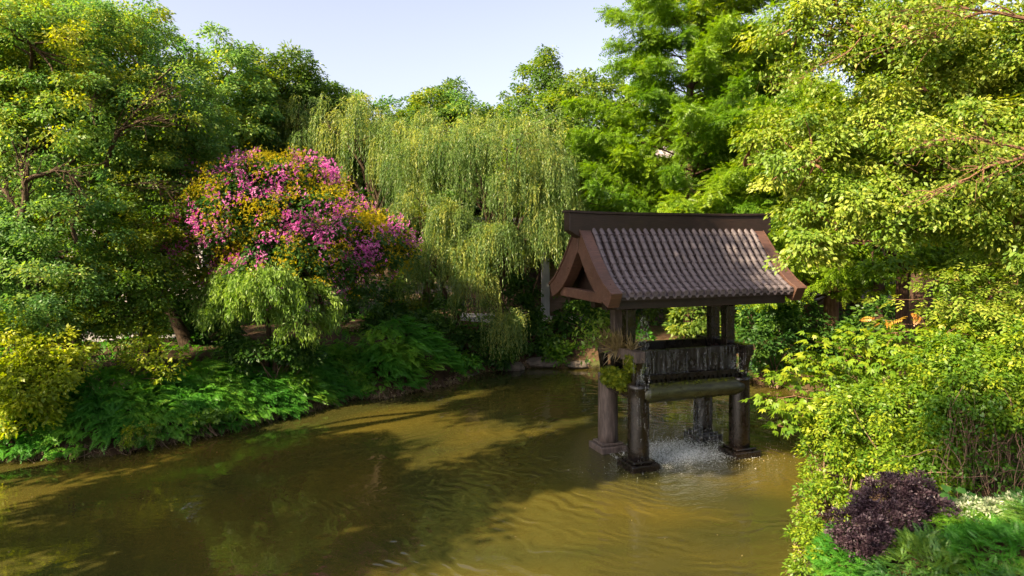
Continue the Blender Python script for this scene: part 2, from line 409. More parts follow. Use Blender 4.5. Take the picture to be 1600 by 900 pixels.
FC = np.array([3.75, 15.92]); FA = math.atan2(0.347, 0.939)      # the pavilion's centre and angle
def water_material():
    m, t, out = newmat("pond_water")
    p = N(t, "ShaderNodeBsdfPrincipled"); p.inputs["Roughness"].default_value = 0.02; p.inputs["IOR"].default_value = 1.45
    v = mapped(t)
    c = ramp(t, noise(t, 0.22, 3, 0.5, v, 0.6), [(0.3, (0.022, 0.027, 0.009)), (0.65, (0.074, 0.057, 0.010))])
    t.links.new(c, p.inputs["Base Color"])
    # rings spreading from the splash
    tc = N(t, "ShaderNodeTexCoord")
    mp = N(t, "ShaderNodeMapping"); mp.inputs["Location"].default_value = (-FC[0] + 0.2, -FC[1] + 0.6, 0)
    t.links.new(tc.outputs["Object"], mp.inputs["Vector"])
    ln = N(t, "ShaderNodeVectorMath", operation='LENGTH'); t.links.new(mp.outputs[0], ln.inputs[0])
    nz = noise(t, 0.55, 3, 0.5, v)
    ad = N(t, "ShaderNodeMath", operation='MULTIPLY_ADD'); t.links.new(nz, ad.inputs[0]); ad.inputs[1].default_value = 2.4; t.links.new(ln.outputs["Value"], ad.inputs[2])
    ml = N(t, "ShaderNodeMath", operation='MULTIPLY'); t.links.new(ad.outputs[0], ml.inputs[0]); ml.inputs[1].default_value = 2 * math.pi / 0.36
    sn = N(t, "ShaderNodeMath", operation='SINE'); t.links.new(ml.outputs[0], sn.inputs[0])
    fd = N(t, "ShaderNodeMapRange"); fd.inputs[1].default_value = 1.2; fd.inputs[2].default_value = 11.0; fd.inputs[3].default_value = 1.0; fd.inputs[4].default_value = 0.0
    t.links.new(ln.outputs["Value"], fd.inputs[0])
    am = N(t, "ShaderNodeMath", operation='MULTIPLY'); t.links.new(sn.outputs[0], am.inputs[0]); t.links.new(fd.outputs[0], am.inputs[1])
    pn = ramp(t, noise(t, 0.9, 2, 0.5, v), [(0.38, 0.05), (0.68, 1.0)])
    am2 = N(t, "ShaderNodeMath", operation='MULTIPLY'); t.links.new(am.outputs[0], am2.inputs[0]); t.links.new(pn, am2.inputs[1])
    b1 = N(t, "ShaderNodeBump"); b1.inputs["Distance"].default_value = 0.012; b1.inputs["Strength"].default_value = 0.8
    t.links.new(am2.outputs[0], b1.inputs["Height"])
    v2 = mapped(t, (1, 1.6, 1))
    b2 = N(t, "ShaderNodeBump"); b2.inputs["Distance"].default_value = 0.006; b2.inputs["Strength"].default_value = 0.7
    t.links.new(noise(t, 2.2, 3, 0.5, v2, 0.4), b2.inputs["Height"]); t.links.new(b1.outputs[0], b2.inputs["Normal"])
    # small choppy water near the splash
    f3 = N(t, "ShaderNodeMapRange"); f3.inputs[1].default_value = 1.0; f3.inputs[2].default_value = 3.4; f3.inputs[3].default_value = 1.0; f3.inputs[4].default_value = 0.0
    t.links.new(ln.outputs["Value"], f3.inputs[0])
    m3 = N(t, "ShaderNodeMath", operation='MULTIPLY'); t.links.new(noise(t, 12, 4, 0.6, v), m3.inputs[0]); t.links.new(f3.outputs[0], m3.inputs[1])
    b3 = N(t, "ShaderNodeBump"); b3.inputs["Distance"].default_value = 0.05; b3.inputs["Strength"].default_value = 1.0
    t.links.new(m3.outputs[0], b3.inputs["Height"]); t.links.new(b2.outputs[0], b3.inputs["Normal"])
    t.links.new(b3.outputs[0], p.inputs["Normal"])
    t.links.new(p.outputs[0], out.inputs[0]); return m
M["water"] = water_material()
wv = np.array([(-32, -12, 0), (19, -12, 0), (19, 28, 0), (-32, 28, 0)], float)
tag(quads("pond_water", wv, [[0, 1, 2, 3]], M["water"]), "murky olive green pond water", None, None, "structure")

# path on the left bank
M["paving"] = solid_mat("paving", [(0.3, (0.22, 0.20, 0.19)), (0.7, (0.36, 0.34, 0.33))], (1, 1, 1), 2.2, 0.8, 0.3, 12, 0.3)
def strip(name, pts, width, mat, zoff, label):
    pts = np.array(pts, float); tt = nrm(np.gradient(pts, axis=0)); nn = np.stack([-tt[:, 1], tt[:, 0]], 1)
    V = []; K = 5
    for p, q in zip(pts, nn):
        for k in range(K):
            xy = p + q * width * (k / (K - 1) - 0.5); V.append((xy[0], xy[1], ground_z(*xy) + zoff))
    V = np.array(V)
    F = [[a * K + k, a * K + k + 1, (a + 1) * K + k + 1, (a + 1) * K + k] for a in range(len(pts) - 1) for k in range(K - 1)]
    return tag(quads(name, V, F, mat, smooth=True), label, None, None, "structure")
tt_ = np.linspace(0, 1, 60)
strip("path", np.stack([-26 + 14.0 * tt_, 21.5 + 4.3 * tt_ + 0.6 * np.sin(5 * tt_)], 1), 2.4, M["paving"], 0.06, "pale paved path behind the left bank shrubs")

# ------------------------------------------------------------------ pavilion fountain (built in its own frame: x along the ridge, -y towards the front)
def wood_mat(name, dark, light, rough=0.5, streak=(1.2, 9, 9), lime=0.0, spec=0.4, wet=False):
    m, t, out = newmat(name)
    p = N(t, "ShaderNodeBsdfPrincipled"); v = mapped(t, streak); v1 = mapped(t, (1, 1, 1))
    c1 = ramp(t, noise(t, 3, 6, 0.65, v, 0.3), [(0.3, dark), (0.72, light)])
    mx = N(t, "ShaderNodeMix", data_type='RGBA'); mx.blend_type = 'MULTIPLY'; mx.inputs[0].default_value = 0.6
    t.links.new(c1, mx.inputs[6]); c2 = ramp(t, noise(t, 1.3, 5, 0.6, v1, 0.5), [(0.3, (0.45, 0.45, 0.45)), (0.65, (1, 1, 1))]); t.links.new(c2, mx.inputs[7])
    col = mx.outputs[2]
    if lime:
        v3 = mapped(t, (9, 9, 0.9)); f = ramp(t, noise(t, 1.6, 6, 0.7, v3, 0.2), [(0.60, 0.0), (0.70, 1.0)])
        ml = N(t, "ShaderNodeMath", operation='MULTIPLY'); ml.inputs[1].default_value = lime; t.links.new(f, ml.inputs[0])
        m2 = N(t, "ShaderNodeMix", data_type='RGBA'); t.links.new(ml.outputs[0], m2.inputs[0]); t.links.new(col, m2.inputs[6]); m2.inputs[7].default_value = (0.30, 0.27, 0.25, 1)
        col = m2.outputs[2]
    t.links.new(col, p.inputs["Base Color"])
    rr = ramp(t, noise(t, 5, 4, 0.6, v1), [(0.3, max(0.05, rough - 0.15)), (0.7, min(1, rough + 0.15))])
    t.links.new(rr, p.inputs["Roughness"]); p.inputs["Specular IOR Level"].default_value = spec
    b = N(t, "ShaderNodeBump"); b.inputs["Strength"].default_value = 0.5; b.inputs["Distance"].default_value = 0.012
    t.links.new(noise(t, 6, 6, 0.7, v), b.inputs["Height"]); t.links.new(b.outputs[0], p.inputs["Normal"])
    t.links.new(p.outputs[0], out.inputs[0]); return m
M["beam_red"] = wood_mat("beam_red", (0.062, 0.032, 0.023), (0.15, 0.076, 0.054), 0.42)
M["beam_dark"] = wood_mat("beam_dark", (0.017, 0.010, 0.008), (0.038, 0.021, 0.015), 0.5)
M["wet_stone"] = wood_mat("wet_stone", (0.004, 0.003, 0.0025), (0.020, 0.013, 0.010), 0.25, (7, 7, 1.2), lime=0.16, spec=0.6)
M["wet_board"] = wood_mat("wet_board", (0.005, 0.004, 0.003), (0.020, 0.014, 0.010), 0.3, (4, 4, 2), spec=0.5)
M["dry_lit_stone"] = wood_mat("dry_lit_stone", (0.028, 0.021, 0.018), (0.16, 0.120, 0.105), 0.6, (6, 6, 0.9), lime=0.5)  # drier stone; the paleness of its lit side is in the colour too
M["mossy"] = wood_mat("mossy", (0.008, 0.008, 0.004), (0.075, 0.080, 0.030), 0.35, (1.5, 6, 6), spec=0.5)
def tile_mat():
    m, t, out = newmat("roof_tile")
    p = N(t, "ShaderNodeBsdfPrincipled"); at = N(t, "ShaderNodeAttribute", attribute_name="tint")
    c = ramp(t, at.outputs["Fac"], [(0.0, (0.048, 0.038, 0.042)), (0.5, (0.100, 0.080, 0.088)), (1.0, (0.145, 0.120, 0.130))])
    v = mapped(t); mx = N(t, "ShaderNodeMix", data_type='RGBA'); mx.blend_type = 'MULTIPLY'; mx.inputs[0].default_value = 0.7
    t.links.new(c, mx.inputs[6]); t.links.new(ramp(t, noise(t, 4, 6, 0.7, v), [(0.3, (0.82, 0.80, 0.80)), (0.65, (1, 1, 1))]), mx.inputs[7])
    t.links.new(mx.outputs[2], p.inputs["Base Color"]); p.inputs["Roughness"].default_value = 0.55; p.inputs["Specular IOR Level"].default_value = 0.45
    b = N(t, "ShaderNodeBump"); b.inputs["Strength"].default_value = 0.35; b.inputs["Distance"].default_value = 0.006
    t.links.new(noise(t, 30, 5, 0.6, v), b.inputs["Height"]); t.links.new(b.outputs[0], p.inputs["Normal"])
    t.links.new(p.outputs[0], out.inputs[0]); return m
M["tile"] = tile_mat()

pav = thing("fountain_pavilion", "dark wooden gate-like pavilion with curved tiled roof standing in the pond as a fountain", "pavilion", (FC[0], FC[1], 0), FA)
PR = np.array([(0.10, 5.16), (0.25, 5.00), (0.45, 4.72), (0.65, 4.46), (0.85, 4.23), (1.05, 4.05), (1.25, 3.91), (1.45, 3.80)])
def prof(s):
    """point and slope on the roof curve by arc length fraction"""
    seg = np.hypot(*np.diff(PR, axis=0).T); L = np.concatenate([[0], np.cumsum(seg)]); t = np.asarray(s) * L[-1]
    return np.stack([np.interp(t, L, PR[:, 0]), np.interp(t, L, PR[:, 1])], -1), L[-1]
def roof_side(sg):
    """sg -1: the front slope"""
    b = MB(); nroll = 24; x0, x1 = -2.13, 2.13; sp = (x1 - x0) / (nroll - 1); rows = 10; r0 = 0.052
    for k in range(nroll):
        cx = x0 + k * sp
        for q in range(rows):
            a, c = q / rows, (q + 1.10) / rows
            (p0, L), (p1, _) = prof(a), prof(min(c, 1.0)); tn = nrm(p1 - p0); nn = np.array([-tn[1], tn[0]]) if tn[0] * 1 > 0 else np.array([tn[1], -tn[0]])
            if nn[1] < 0: nn = -nn
            jx, tin = rng.normal(0, 0.0025), np.clip(rng.normal(0.55, 0.07), 0, 1); V = []; K = 8
            for e, (pp, rr, lift) in enumerate(((p0, r0 * 0.93, 0.0), (p1, r0 * 1.06, 0.012))):
                for h in range(K + 1):
                    th = math.pi * h / K; o = pp + nn * (math.sin(th) * rr + lift + 0.012)
                    V.append((cx + jx + math.cos(th) * rr, sg * o[0], o[1]))
            F = [(h, h + 1, K + 2 + h, K + 1 + h) if sg > 0 else (h + 1, h, K + 1 + h, K + 2 + h) for h in range(K)]
            F.append(tuple(range(K + 1, 2 * K + 2)) if sg < 0 else tuple(range(K + 1, 2 * K + 2))[::-1])
            b.add(V, F, tin)
        # round end disc at the eave
        pe, _ = prof(1.0); V = [(cx + math.cos(2 * math.pi * h / 14) * 0.062, sg * (pe[0] + 0.022), pe[1] + 0.03 + math.sin(2 * math.pi * h / 14) * 0.062) for h in range(14)]
        V += [(p[0], sg * (pe[0] - 0.02), p[2]) for p in V]
        b.add(V, [tuple(range(14))] + [(h, (h + 1) % 14, 14 + (h + 1) % 14, 14 + h) for h in range(14)], np.clip(rng.normal(0.5, 0.2), 0, 1))
        if k < nroll - 1:
            px = cx + sp / 2
            for q in range(rows * 2):
                a, c = q / (rows * 2), (q + 1.25) / (rows * 2); (p0, _), (p1, _) = prof(a), prof(min(c, 1.0)); tn = nrm(p1 - p0); nn = np.array([-tn[1], tn[0]])
                if nn[1] < 0: nn = -nn
                V = []; K = 4; wdt = sp * 0.56
                for pp, lift in ((p0, -0.012), (p1, 0.004)):
                    for h in range(K + 1):
                        xx = -1 + 2 * h / K; o = pp + nn * (lift - 0.028 * (1 - xx * xx)); V.append((px + xx * wdt, sg * o[0], o[1]))
                V += [(x, y, z - 0.02) for (x, y, z) in V[K + 1:]]
                F = [(h, h + 1, K + 2 + h, K + 1 + h) for h in range(K)] + [(K + 1 + h, K + 2 + h, 2 * K + 3 + h, 2 * K + 2 + h) for h in range(K)]
                b.add(V, F, np.clip(rng.normal(0.3, 0.15), 0, 1))
            # pointed drip tile
            V = []
            for h in range(9):
                xx = -1 + h / 4; V.append((px + xx * 0.055, sg * (pe[0] + 0.015), pe[1] - 0.005 - 0.028 * (1 - xx * xx)))
            V += [(px + (-1 + h / 4) * 0.055, sg * (pe[0] + 0.02), pe[1] - 0.03 - 0.055 * (1 - (-1 + h / 4) ** 2)) for h in range(9)]
            b.add(V, [(h, h + 1, 10 + h, 9 + h) for h in range(8)], 0.5)
    o = b.build("roof_slope", M["tile"], pav); o.visible_shadow = True
    # boarding under the tiles
    n = 12; pt = [prof(k / (n - 1))[0] for k in range(n)]
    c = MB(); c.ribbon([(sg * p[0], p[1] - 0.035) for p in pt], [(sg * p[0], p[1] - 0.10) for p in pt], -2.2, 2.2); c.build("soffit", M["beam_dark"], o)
for sg in (-1, 1): roof_side(sg)
# ridge beam with upturned, undercut ends
b = MB(); nS = 16; top = []; bot = []
for k in range(nS + 1):
    x = -2.72 + 5.44 * k / nS; e = max(0, (abs(x) - 2.44) / 0.28)
    top.append((x, 5.50 + 0.035 * (x / 2.72) ** 4)); bot.append((x, 4.93 + 0.20 * e ** 0.8))
outl = top + bot[::-1]
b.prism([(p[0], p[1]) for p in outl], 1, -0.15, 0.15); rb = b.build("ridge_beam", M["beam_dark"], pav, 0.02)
b = MB()
for k in range(nS):
    x0, x1 = -2.74 + 5.48 * k / nS, -2.74 + 5.48 * (k + 1) / nS; z0 = 5.50 + 0.035 * (x0 / 2.72) ** 4; z1 = 5.50 + 0.035 * (x1 / 2.72) ** 4
    b.add([(x0, -0.18, z0), (x1, -0.18, z1), (x1, 0.18, z1), (x0, 0.18, z0), (x0, -0.18, z0 + .05), (x1, -0.18, z1 + .05), (x1, 0.18, z1 + .05), (x0, 0.18, z0 + .05)],
          [(3, 2, 1, 0), (4, 5, 6, 7), (0, 1, 5, 4), (2, 3, 7, 6)] + ([(3, 0, 4, 7)] if k == 0 else []) + ([(1, 2, 6, 5)] if k == nS - 1 else []))
b.build("ridge_cap", M["beam_dark"], rb)
# barge boards
UP = [(0.012, 5.22), (0.15, 5.14), (0.32, 4.95), (0.52, 4.72), (0.75, 4.47), (1.0, 4.23), (1.25, 4.03), (1.56, 3.86)]
LO = [(0.012, 4.66), (0.10, 4.58), (0.22, 4.42), (0.36, 4.25), (0.55, 4.05), (0.78, 3.86), (1.06, 3.69), (1.40, 3.56)]
for sx in (-1, 1):
    xa, xb = (2.20, 2.46) if sx > 0 else (-2.46, -2.20)
    for sg in (-1, 1):
        b = MB(); b.ribbon([(sg * p[0], p[1]) for p in UP], [(sg * p[0], p[1]) for p in LO], xa, xb); bo = b.build("bargeboard", M["beam_red"], pav, 0.014)
        c = MB(); x_ = sx * 2.463   # raised lip along the outer face
        c.ribbon([(sg * (p[0] + 0.0), p[1] + 0.022) for p in UP[1:]], [(sg * (p[0]), p[1] - 0.035) for p in UP[1:]], min(x_, x_ + sx * 0.02), max(x_, x_ + sx * 0.02)); c.build("lip", M["beam_red"], bo)
    b = MB(); x_ = sx * 2.32; b.box(x_ - 0.09, x_ + 0.09, -1.03, 1.03, 3.62, 3.83); b.build("tie_beam", M["beam_red"], pav, 0.014)
    b = MB(); x_ = sx * 1.95; b.add([(x_, -1.15, 3.72), (x_, 1.15, 3.72), (x_, 0.02, 4.98), (x_ + 0.05, -1.15, 3.72), (x_ + 0.05, 1.15, 3.72), (x_ + 0.05, 0.02, 4.98)],
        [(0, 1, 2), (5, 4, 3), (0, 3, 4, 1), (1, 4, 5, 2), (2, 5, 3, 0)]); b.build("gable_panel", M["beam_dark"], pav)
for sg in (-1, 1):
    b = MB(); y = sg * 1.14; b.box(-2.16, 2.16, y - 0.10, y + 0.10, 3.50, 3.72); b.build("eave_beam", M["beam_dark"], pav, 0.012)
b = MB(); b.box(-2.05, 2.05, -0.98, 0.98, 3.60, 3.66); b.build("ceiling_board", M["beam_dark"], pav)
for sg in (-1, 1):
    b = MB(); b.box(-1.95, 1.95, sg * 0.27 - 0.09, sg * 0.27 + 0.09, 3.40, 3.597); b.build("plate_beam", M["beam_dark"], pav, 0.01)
# upper posts
for sx in (-1, 1):
    for sg in (-1, 1):
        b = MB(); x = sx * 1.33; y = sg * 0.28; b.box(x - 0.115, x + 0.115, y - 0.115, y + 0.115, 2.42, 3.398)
        b.build("upper_post", M["dry_lit_stone"] if (sx < 0 and sg > 0) else M["wet_stone"], pav, 0.02)
# troughs
b = MB(); b.box(-1.30, 1.30, -0.64, -0.52, 1.98, 2.50); b.box(-1.30, 1.30, 0.52, 0.64, 1.98, 2.50); b.box(-1.30, 1.30, -0.52, 0.52, 2.1, 2.2)
b.build("upper_trough", M["wet_board"], pav, 0.012)
for sx in (-1, 1):
    b = MB(); x = sx * 1.42; b.box(x - 0.11, x + 0.11, -0.95, 0.95, 2.30, 2.54); cb = b.build("cross_beam", M["wet_stone"] if sx > 0 else M["dry_lit_stone"], pav, 0.015)
    for sg in (-1, 1):
        b = MB(); b.prism([(sg * 0.92, 2.297), (sg * 0.64, 2.297), (sg * 0.64, 1.72), (sg * 0.76, 1.76), (sg * 0.84, 2.05)], 0, x - 0.06, x + 0.06); b.build("bracket", M["wet_stone"], cb)
b = MB(); b.box(-1.42, 1.42, -0.76, -0.60, 1.88, 1.975); b.box(-1.42, 1.42, 0.60, 0.76, 1.88, 1.975); b.box(-1.34, 1.34, -0.597, 0.597, 1.80, 1.90)
for k in range(22):
    x = -1.35 + k * 0.124
    for sg in (-1, 1): b.box(x, x + 0.075, sg * 0.66 - 0.03, sg * 0.66 + 0.03, 1.80, 1.877)
b.build("lower_ledge", M["wet_board"], pav)
# round beams
def log(p0, p1, r, name, mat):
    t = np.linspace(0, 1, 14)[:, None]; pts = np.array(p0) + (np.array(p1) - np.array(p0)) * t
    V, F = tube_arrays([(pts, np.full(14, r) * (1 + 0.015 * np.sin(np.arange(14) * 1.7)))], 20)
    mb = MB(); mb.add(V, [tuple(f) for f in F] + [tuple(range(20))[::-1], tuple(range(13 * 20, 14 * 20))]); o = mb.build(name, mat, pav, 0, True)
    return o
for sg in (-1, 1): log((-1.30, sg * 0.72, 1.59), (1.30, sg * 0.72, 1.59), 0.205, "round_beam", M["mossy"])
for sx in (-1, 1): log((sx * 1.33, -0.66, 1.585), (sx * 1.33, 0.66, 1.585), 0.165, "side_beam", M["wet_stone"])
for sx in (-1, 1):
    for sg in (-1, 1):
        x = sx * 1.33; y = sg * 0.69; mt = M["dry_lit_stone"] if (sx < 0 and sg > 0) else M["wet_stone"]
        b = MB(); pr = [(0.235, 0.10), (0.235, 0.4), (0.232, 1.0), (0.228, 1.5), (0.226, 1.70), (0.236, 1.71), (0.236, 1.795)]; b.lathe(x, y, pr, 28); po = b.build("pillar", mt, pav, 0, True)
        b = MB(); b.box(x - 0.34, x + 0.34, y - 0.34, y + 0.34, -0.95, 0.14); b.box(x - 0.27, x + 0.27, y - 0.27, y + 0.27, 0.143, 0.20); b.build("plinth", mt, po, 0.025)

def W3(x, y, z):
    """pavilion frame -> world, arrays"""
    x, y, z = np.broadcast_arrays(np.asarray(x, float), np.asarray(y, float), np.asarray(z, float)); c, s = math.cos(FA), math.sin(FA)
    return np.stack([FC[0] + x * c - y * s, FC[1] + x * s + y * c, z], -1)
# falling water: many thin threads and drops
def clear_water():
    m, t, out = newmat("falling_water")
    d = N(t, "ShaderNodeBsdfDiffuse"); d.inputs[0].default_value = (0.75, 0.8, 0.85, 1); g = N(t, "ShaderNodeBsdfGlossy"); g.inputs["Roughness"].default_value = 0.15
    tp = N(t, "ShaderNodeBsdfTransparent"); a = N(t, "ShaderNodeMixShader"); a.inputs[0].default_value = 0.35
    t.links.new(d.outputs[0], a.inputs[1]); t.links.new(g.outputs[0], a.inputs[2])
    b = N(t, "ShaderNodeMixShader"); b.inputs[0].default_value = 0.30; t.links.new(tp.outputs[0], b.inputs[1]); t.links.new(a.outputs[0], b.inputs[2])
    t.links.new(b.outputs[0], out.inputs[0]); return m
M["falling"] = clear_water()
def threads(n, xr, yr, ztop, zbot, wd=0.007, Lr=(0.05, 0.28), edge=None):
    if edge is not None: xr_ = rng.choice(edge, n) + rng.normal(0, 0.04, n)
    else: xr_ = U(xr[0], xr[1], n)
    y = U(yr[0], yr[1], n); z = zbot + (ztop - zbot) * rng.random(n); L = np.minimum(U(Lr[0], Lr[1], n), z - zbot + 0.02)
    o = np.stack([xr_, y, z], 1); a = U(0, math.pi, n); s = np.stack([np.cos(a), np.sin(a), 0 * a], 1) * (wd * U(0.5, 1.4, n))[:, None]
    q = np.stack([o - s, o + s, o + s * 0.6 - np.stack([0 * L, 0 * L, L], 1), o - s * 0.6 - np.stack([0 * L, 0 * L, L], 1)], 1).reshape(-1, 3)
    return W3(q[:, 0], q[:, 1], q[:, 2])
A_ = [threads(90, (-1.2, 1.25), (-0.72, -0.66), 2.46, 1.98, 0.0025, (0.03, 0.16)), threads(600, (-1.15, 1.15), (-0.62, -0.35), 1.75, 0.0, 0.0035, (0.03, 0.2)),
      threads(450, (-1.1, 1.1), (0.3, 0.6), 1.75, 0.0, 0.0035, (0.03, 0.2)), threads(240, (-1.5, -1.1), (-0.95, -0.72), 2.4, 0.1, 0.0028, (0.05, 0.25)),
      threads(70, (1.2, 1.5), (-0.95, -0.75), 2.4, 1.9, 0.003, (0.05, 0.25)), threads(300, (-1.25, -1.05), (-0.7, -0.55), 3.3, 2.0, 0.0035, (0.03, 0.12))]
for xx in (-1.12, -0.95, 0.9, 1.12, 1.22, 0.2): A_.append(threads(3, (xx - 0.02, xx + 0.02), (-0.70, -0.66), 2.48, 1.98, 0.006, (0.1, 0.4)))
V = np.concatenate(A_)
tag(quads("falling_water", V, np.arange(len(V)).reshape(-1, 4), M["falling"]), "thin white threads of water falling from the pavilion's trough and beams", "falling water", None, "stuff")
def veil_mat():
    m, t, out = newmat("water_veil")
    d = N(t, "ShaderNodeBsdfDiffuse"); d.inputs[0].default_value = (0.55, 0.6, 0.65, 1); tp = N(t, "ShaderNodeBsdfTransparent")
    v = mapped(t, (26, 26, 1.3)); f = ramp(t, noise(t, 1.0, 4, 0.6, v, 0.3), [(0.48, 0.0), (0.82, 0.24)])
    b = N(t, "ShaderNodeMixShader"); t.links.new(f, b.inputs[0]); t.links.new(tp.outputs[0], b.inputs[1]); t.links.new(d.outputs[0], b.inputs[2])
    t.links.new(b.outputs[0], out.inputs[0]); return m
M["veil"] = veil_mat(); VV = []
for (y0, x0, x1, zt, zb) in ((-0.705, -1.27, 1.3, 2.51, 1.985), (-0.42, -1.1, 1.1, 1.78, 0.01), (0.42, -1.1, 1.1, 1.78, 0.01), (-0.86, -1.56, -1.30, 2.52, 1.85)):
    for k in range(12):
        xa, xb = x0 + (x1 - x0) * k / 12, x0 + (x1 - x0) * (k + 1) / 12
        for (a_, b_) in ((zt, (zt + zb) / 2), ((zt + zb) / 2, zb)):
            bulge = lambda x, z: y0 + 0.02 * math.sin(x * 7) - 0.03 * (zt - z) / (zt - zb)
            VV += [(xa, bulge(xa, a_), a_), (xb, bulge(xb, a_), a_), (xb, bulge(xb, b_), b_), (xa, bulge(xa, b_), b_)]
VV = np.array(VV); VV = W3(VV[:, 0], VV[:, 1], VV[:, 2])
tag(quads("water_veil", VV, np.arange(len(VV)).reshape(-1, 4), M["veil"]), "thin translucent veil of water falling over the pavilion's dark beams", "falling water", None, "stuff")
def foam_mat():
    m, t, out = newmat("foam")
    d = N(t, "ShaderNodeBsdfDiffuse"); d.inputs[0].default_value = (0.72, 0.76, 0.78, 1); tp = N(t, "ShaderNodeBsdfTransparent"); b = N(t, "ShaderNodeMixShader"); b.inputs[0].default_value = 0.7
    t.links.new(tp.outputs[0], b.inputs[1]); t.links.new(d.outputs[0], b.inputs[2]); t.links.new(b.outputs[0], out.inputs[0]); return m
M["foam"] = foam_mat()
# splash: beads of foam and drops on the water
n = 15500; x = np.concatenate([np.clip(rng.normal(0, 0.62, 14000), -1.5, 1.5), rng.normal(0.2, 1.1, n - 14000)]); y = np.concatenate([rng.normal(-0.35, 0.32, 9500), rng.normal(0.35, 0.25, 4500), rng.normal(-0.7, 0.5, n - 14000)])
z = np.concatenate([np.abs(rng.normal(0, 0.022, 14000)), np.abs(rng.normal(0, 0.008, n - 14000))]) + 0.004; s = 0.0035 + 0.007 * rng.random(n) ** 2.5; s[14000:] *= 0.8
o = np.stack([x, y, z], 1); a = U(0, 6.28, n); e1 = np.stack([np.cos(a), np.sin(a), rng.normal(0, .3, n)], 1) * s[:, None]; e2 = np.stack([-np.sin(a), np.cos(a), rng.normal(0, 0.5, n)], 1) * s[:, None] * 0.7
e3 = np.stack([0 * a, 0 * a, s], 1)
q = np.stack([o - e1, o - e2, o + e1, o + e2], 1); q2 = np.stack([o - e1, o - e3, o + e1, o + e3], 1)
q = np.concatenate([q, q2]).reshape(-1, 3); V = W3(q[:, 0], q[:, 1], q[:, 2])
tag(quads("splash", V, np.arange(len(V)).reshape(-1, 4), M["foam"]), "white foam and drops where falling water hits the pond", "splash", None, "stuff")

# ------------------------------------------------------------------ plants growing on the pavilion
def tuft(fol, c, n, L, spread=1.0, tpl="blade", t=(0.2, 0.9), upb=1.0):
    d = dirs(n, upb); pos = c + rng.normal(0, 0.05, (n, 3)) * spread
    fol.add(tpl, pos, d, np.array([0, 0, 1.0]) + rng.normal(0, 0.4, (n, 3)), L * U(0.6, 1.2, n), U(t[0], t[1], n))
def moss_patch(name, label, boxlo, boxhi, n, size, mat="moss"):
    p = np.stack([U(a, b_, n) for a, b_ in zip(boxlo, boxhi)], 1); p[:, 2] += 0
    Wp = W3(p[:, 0], p[:, 1], p[:, 2]); c = Wp.mean(0); c[2] = Wp[:, 2].min()
    r = thing(name, label, "moss", c, 0)
    f = Foliage(); f.add("sprig", Wp, dirs(n, 0.3), dirs(n, 1.0), size * U(0.6, 1.3, n), U(0, 1, n)); f.build("foliage", M[mat], r); return r
moss_patch("moss_cushion", "bright green moss cushion on the left end of the pavilion's trough", (-1.60, -0.86, 2.10), (-1.26, -0.52, 2.42), 1500, 0.06)
moss_patch("moss_sheet", "yellow-brown hanging moss below the left cross beam of the pavilion", (-1.66, -0.5, 1.62), (-1.28, 0.55, 1.96), 1700, 0.09)
r = thing("grass_tuft", "dry yellow grass tuft growing on the pavilion's left cross beam", "grass tuft", W3(-1.45, -0.2, 2.54), 0)
f = Foliage()
for k in range(9): tuft(f, W3(-1.45 + U(-.12, .12), U(-.75, .45), 2.50), 55, 0.42)
f.build("foliage", M["dry_grass"], r)
r = thing("water_sapling", "pale leafy sapling growing beside the left rear of the pavilion", "sapling", W3(-1.6, 0.3, 2.45), 0)
f = Foliage(); tb = []
for k in range(16):
    c = P(U(905, 958), U(488, 552), U(15.6, 16.4)); b0 = W3(-1.5, 0.3, 2.4); cv = curve(b0, c, 0, 0.15, 6); tb.append((cv, np.linspace(0.012, 0.004, 6)))
    m_ = 22; f.add("leaf", c + rng.normal(0, 0.13, (m_, 3)), dirs(m_, -0.1), dirs(m_, 1.0), 0.13 * U(0.7, 1.2, m_), U(0.2, 0.9, m_))
f.build("foliage", M["weeping"], r); tubes("stem", tb, M["twig"], r, 4)
moss_patch("moss_strip", "thin moss along the top of the front round beam of the pavilion", (-1.1, -0.86, 1.735), (1.1, -0.72, 1.79), 900, 0.032)

# ------------------------------------------------------------------ buildings glimpsed behind the trees
M["plaster"] = solid_mat("plaster", [(0.3, (0.36, 0.31, 0.30)), (0.7, (0.46, 0.40, 0.39))], (1, 1, 1), 0.6, 0.85, 0.2, 15, 0.2)
M["brown_wall"] = solid_mat("brown_wall", [(0.3, (0.13, 0.085, 0.065)), (0.7, (0.20, 0.14, 0.11))], (1, 1, 6), 1.5, 0.8, 0.3, 10, 0.2)
M["grey_wall"] = solid_mat("grey_wall", [(0.3, (0.24, 0.24, 0.26)), (0.7, (0.36, 0.36, 0.38))], (4, 4, 0.5), 1.5, 0.8, 0.3, 10, 0.2)
M["glass"] = solid_mat("glass", [(0.3, (0.02, 0.025, 0.03)), (0.7, (0.04, 0.045, 0.05))], (1, 1, 1), 1, 0.08, 0, 1, 0.6)
M["roof_grey"] = solid_mat("roof_grey", [(0.3, (0.06, 0.055, 0.055)), (0.7, (0.12, 0.11, 0.11))], (1, 1, 1), 3, 0.7, 0.3, 10, 0.3)
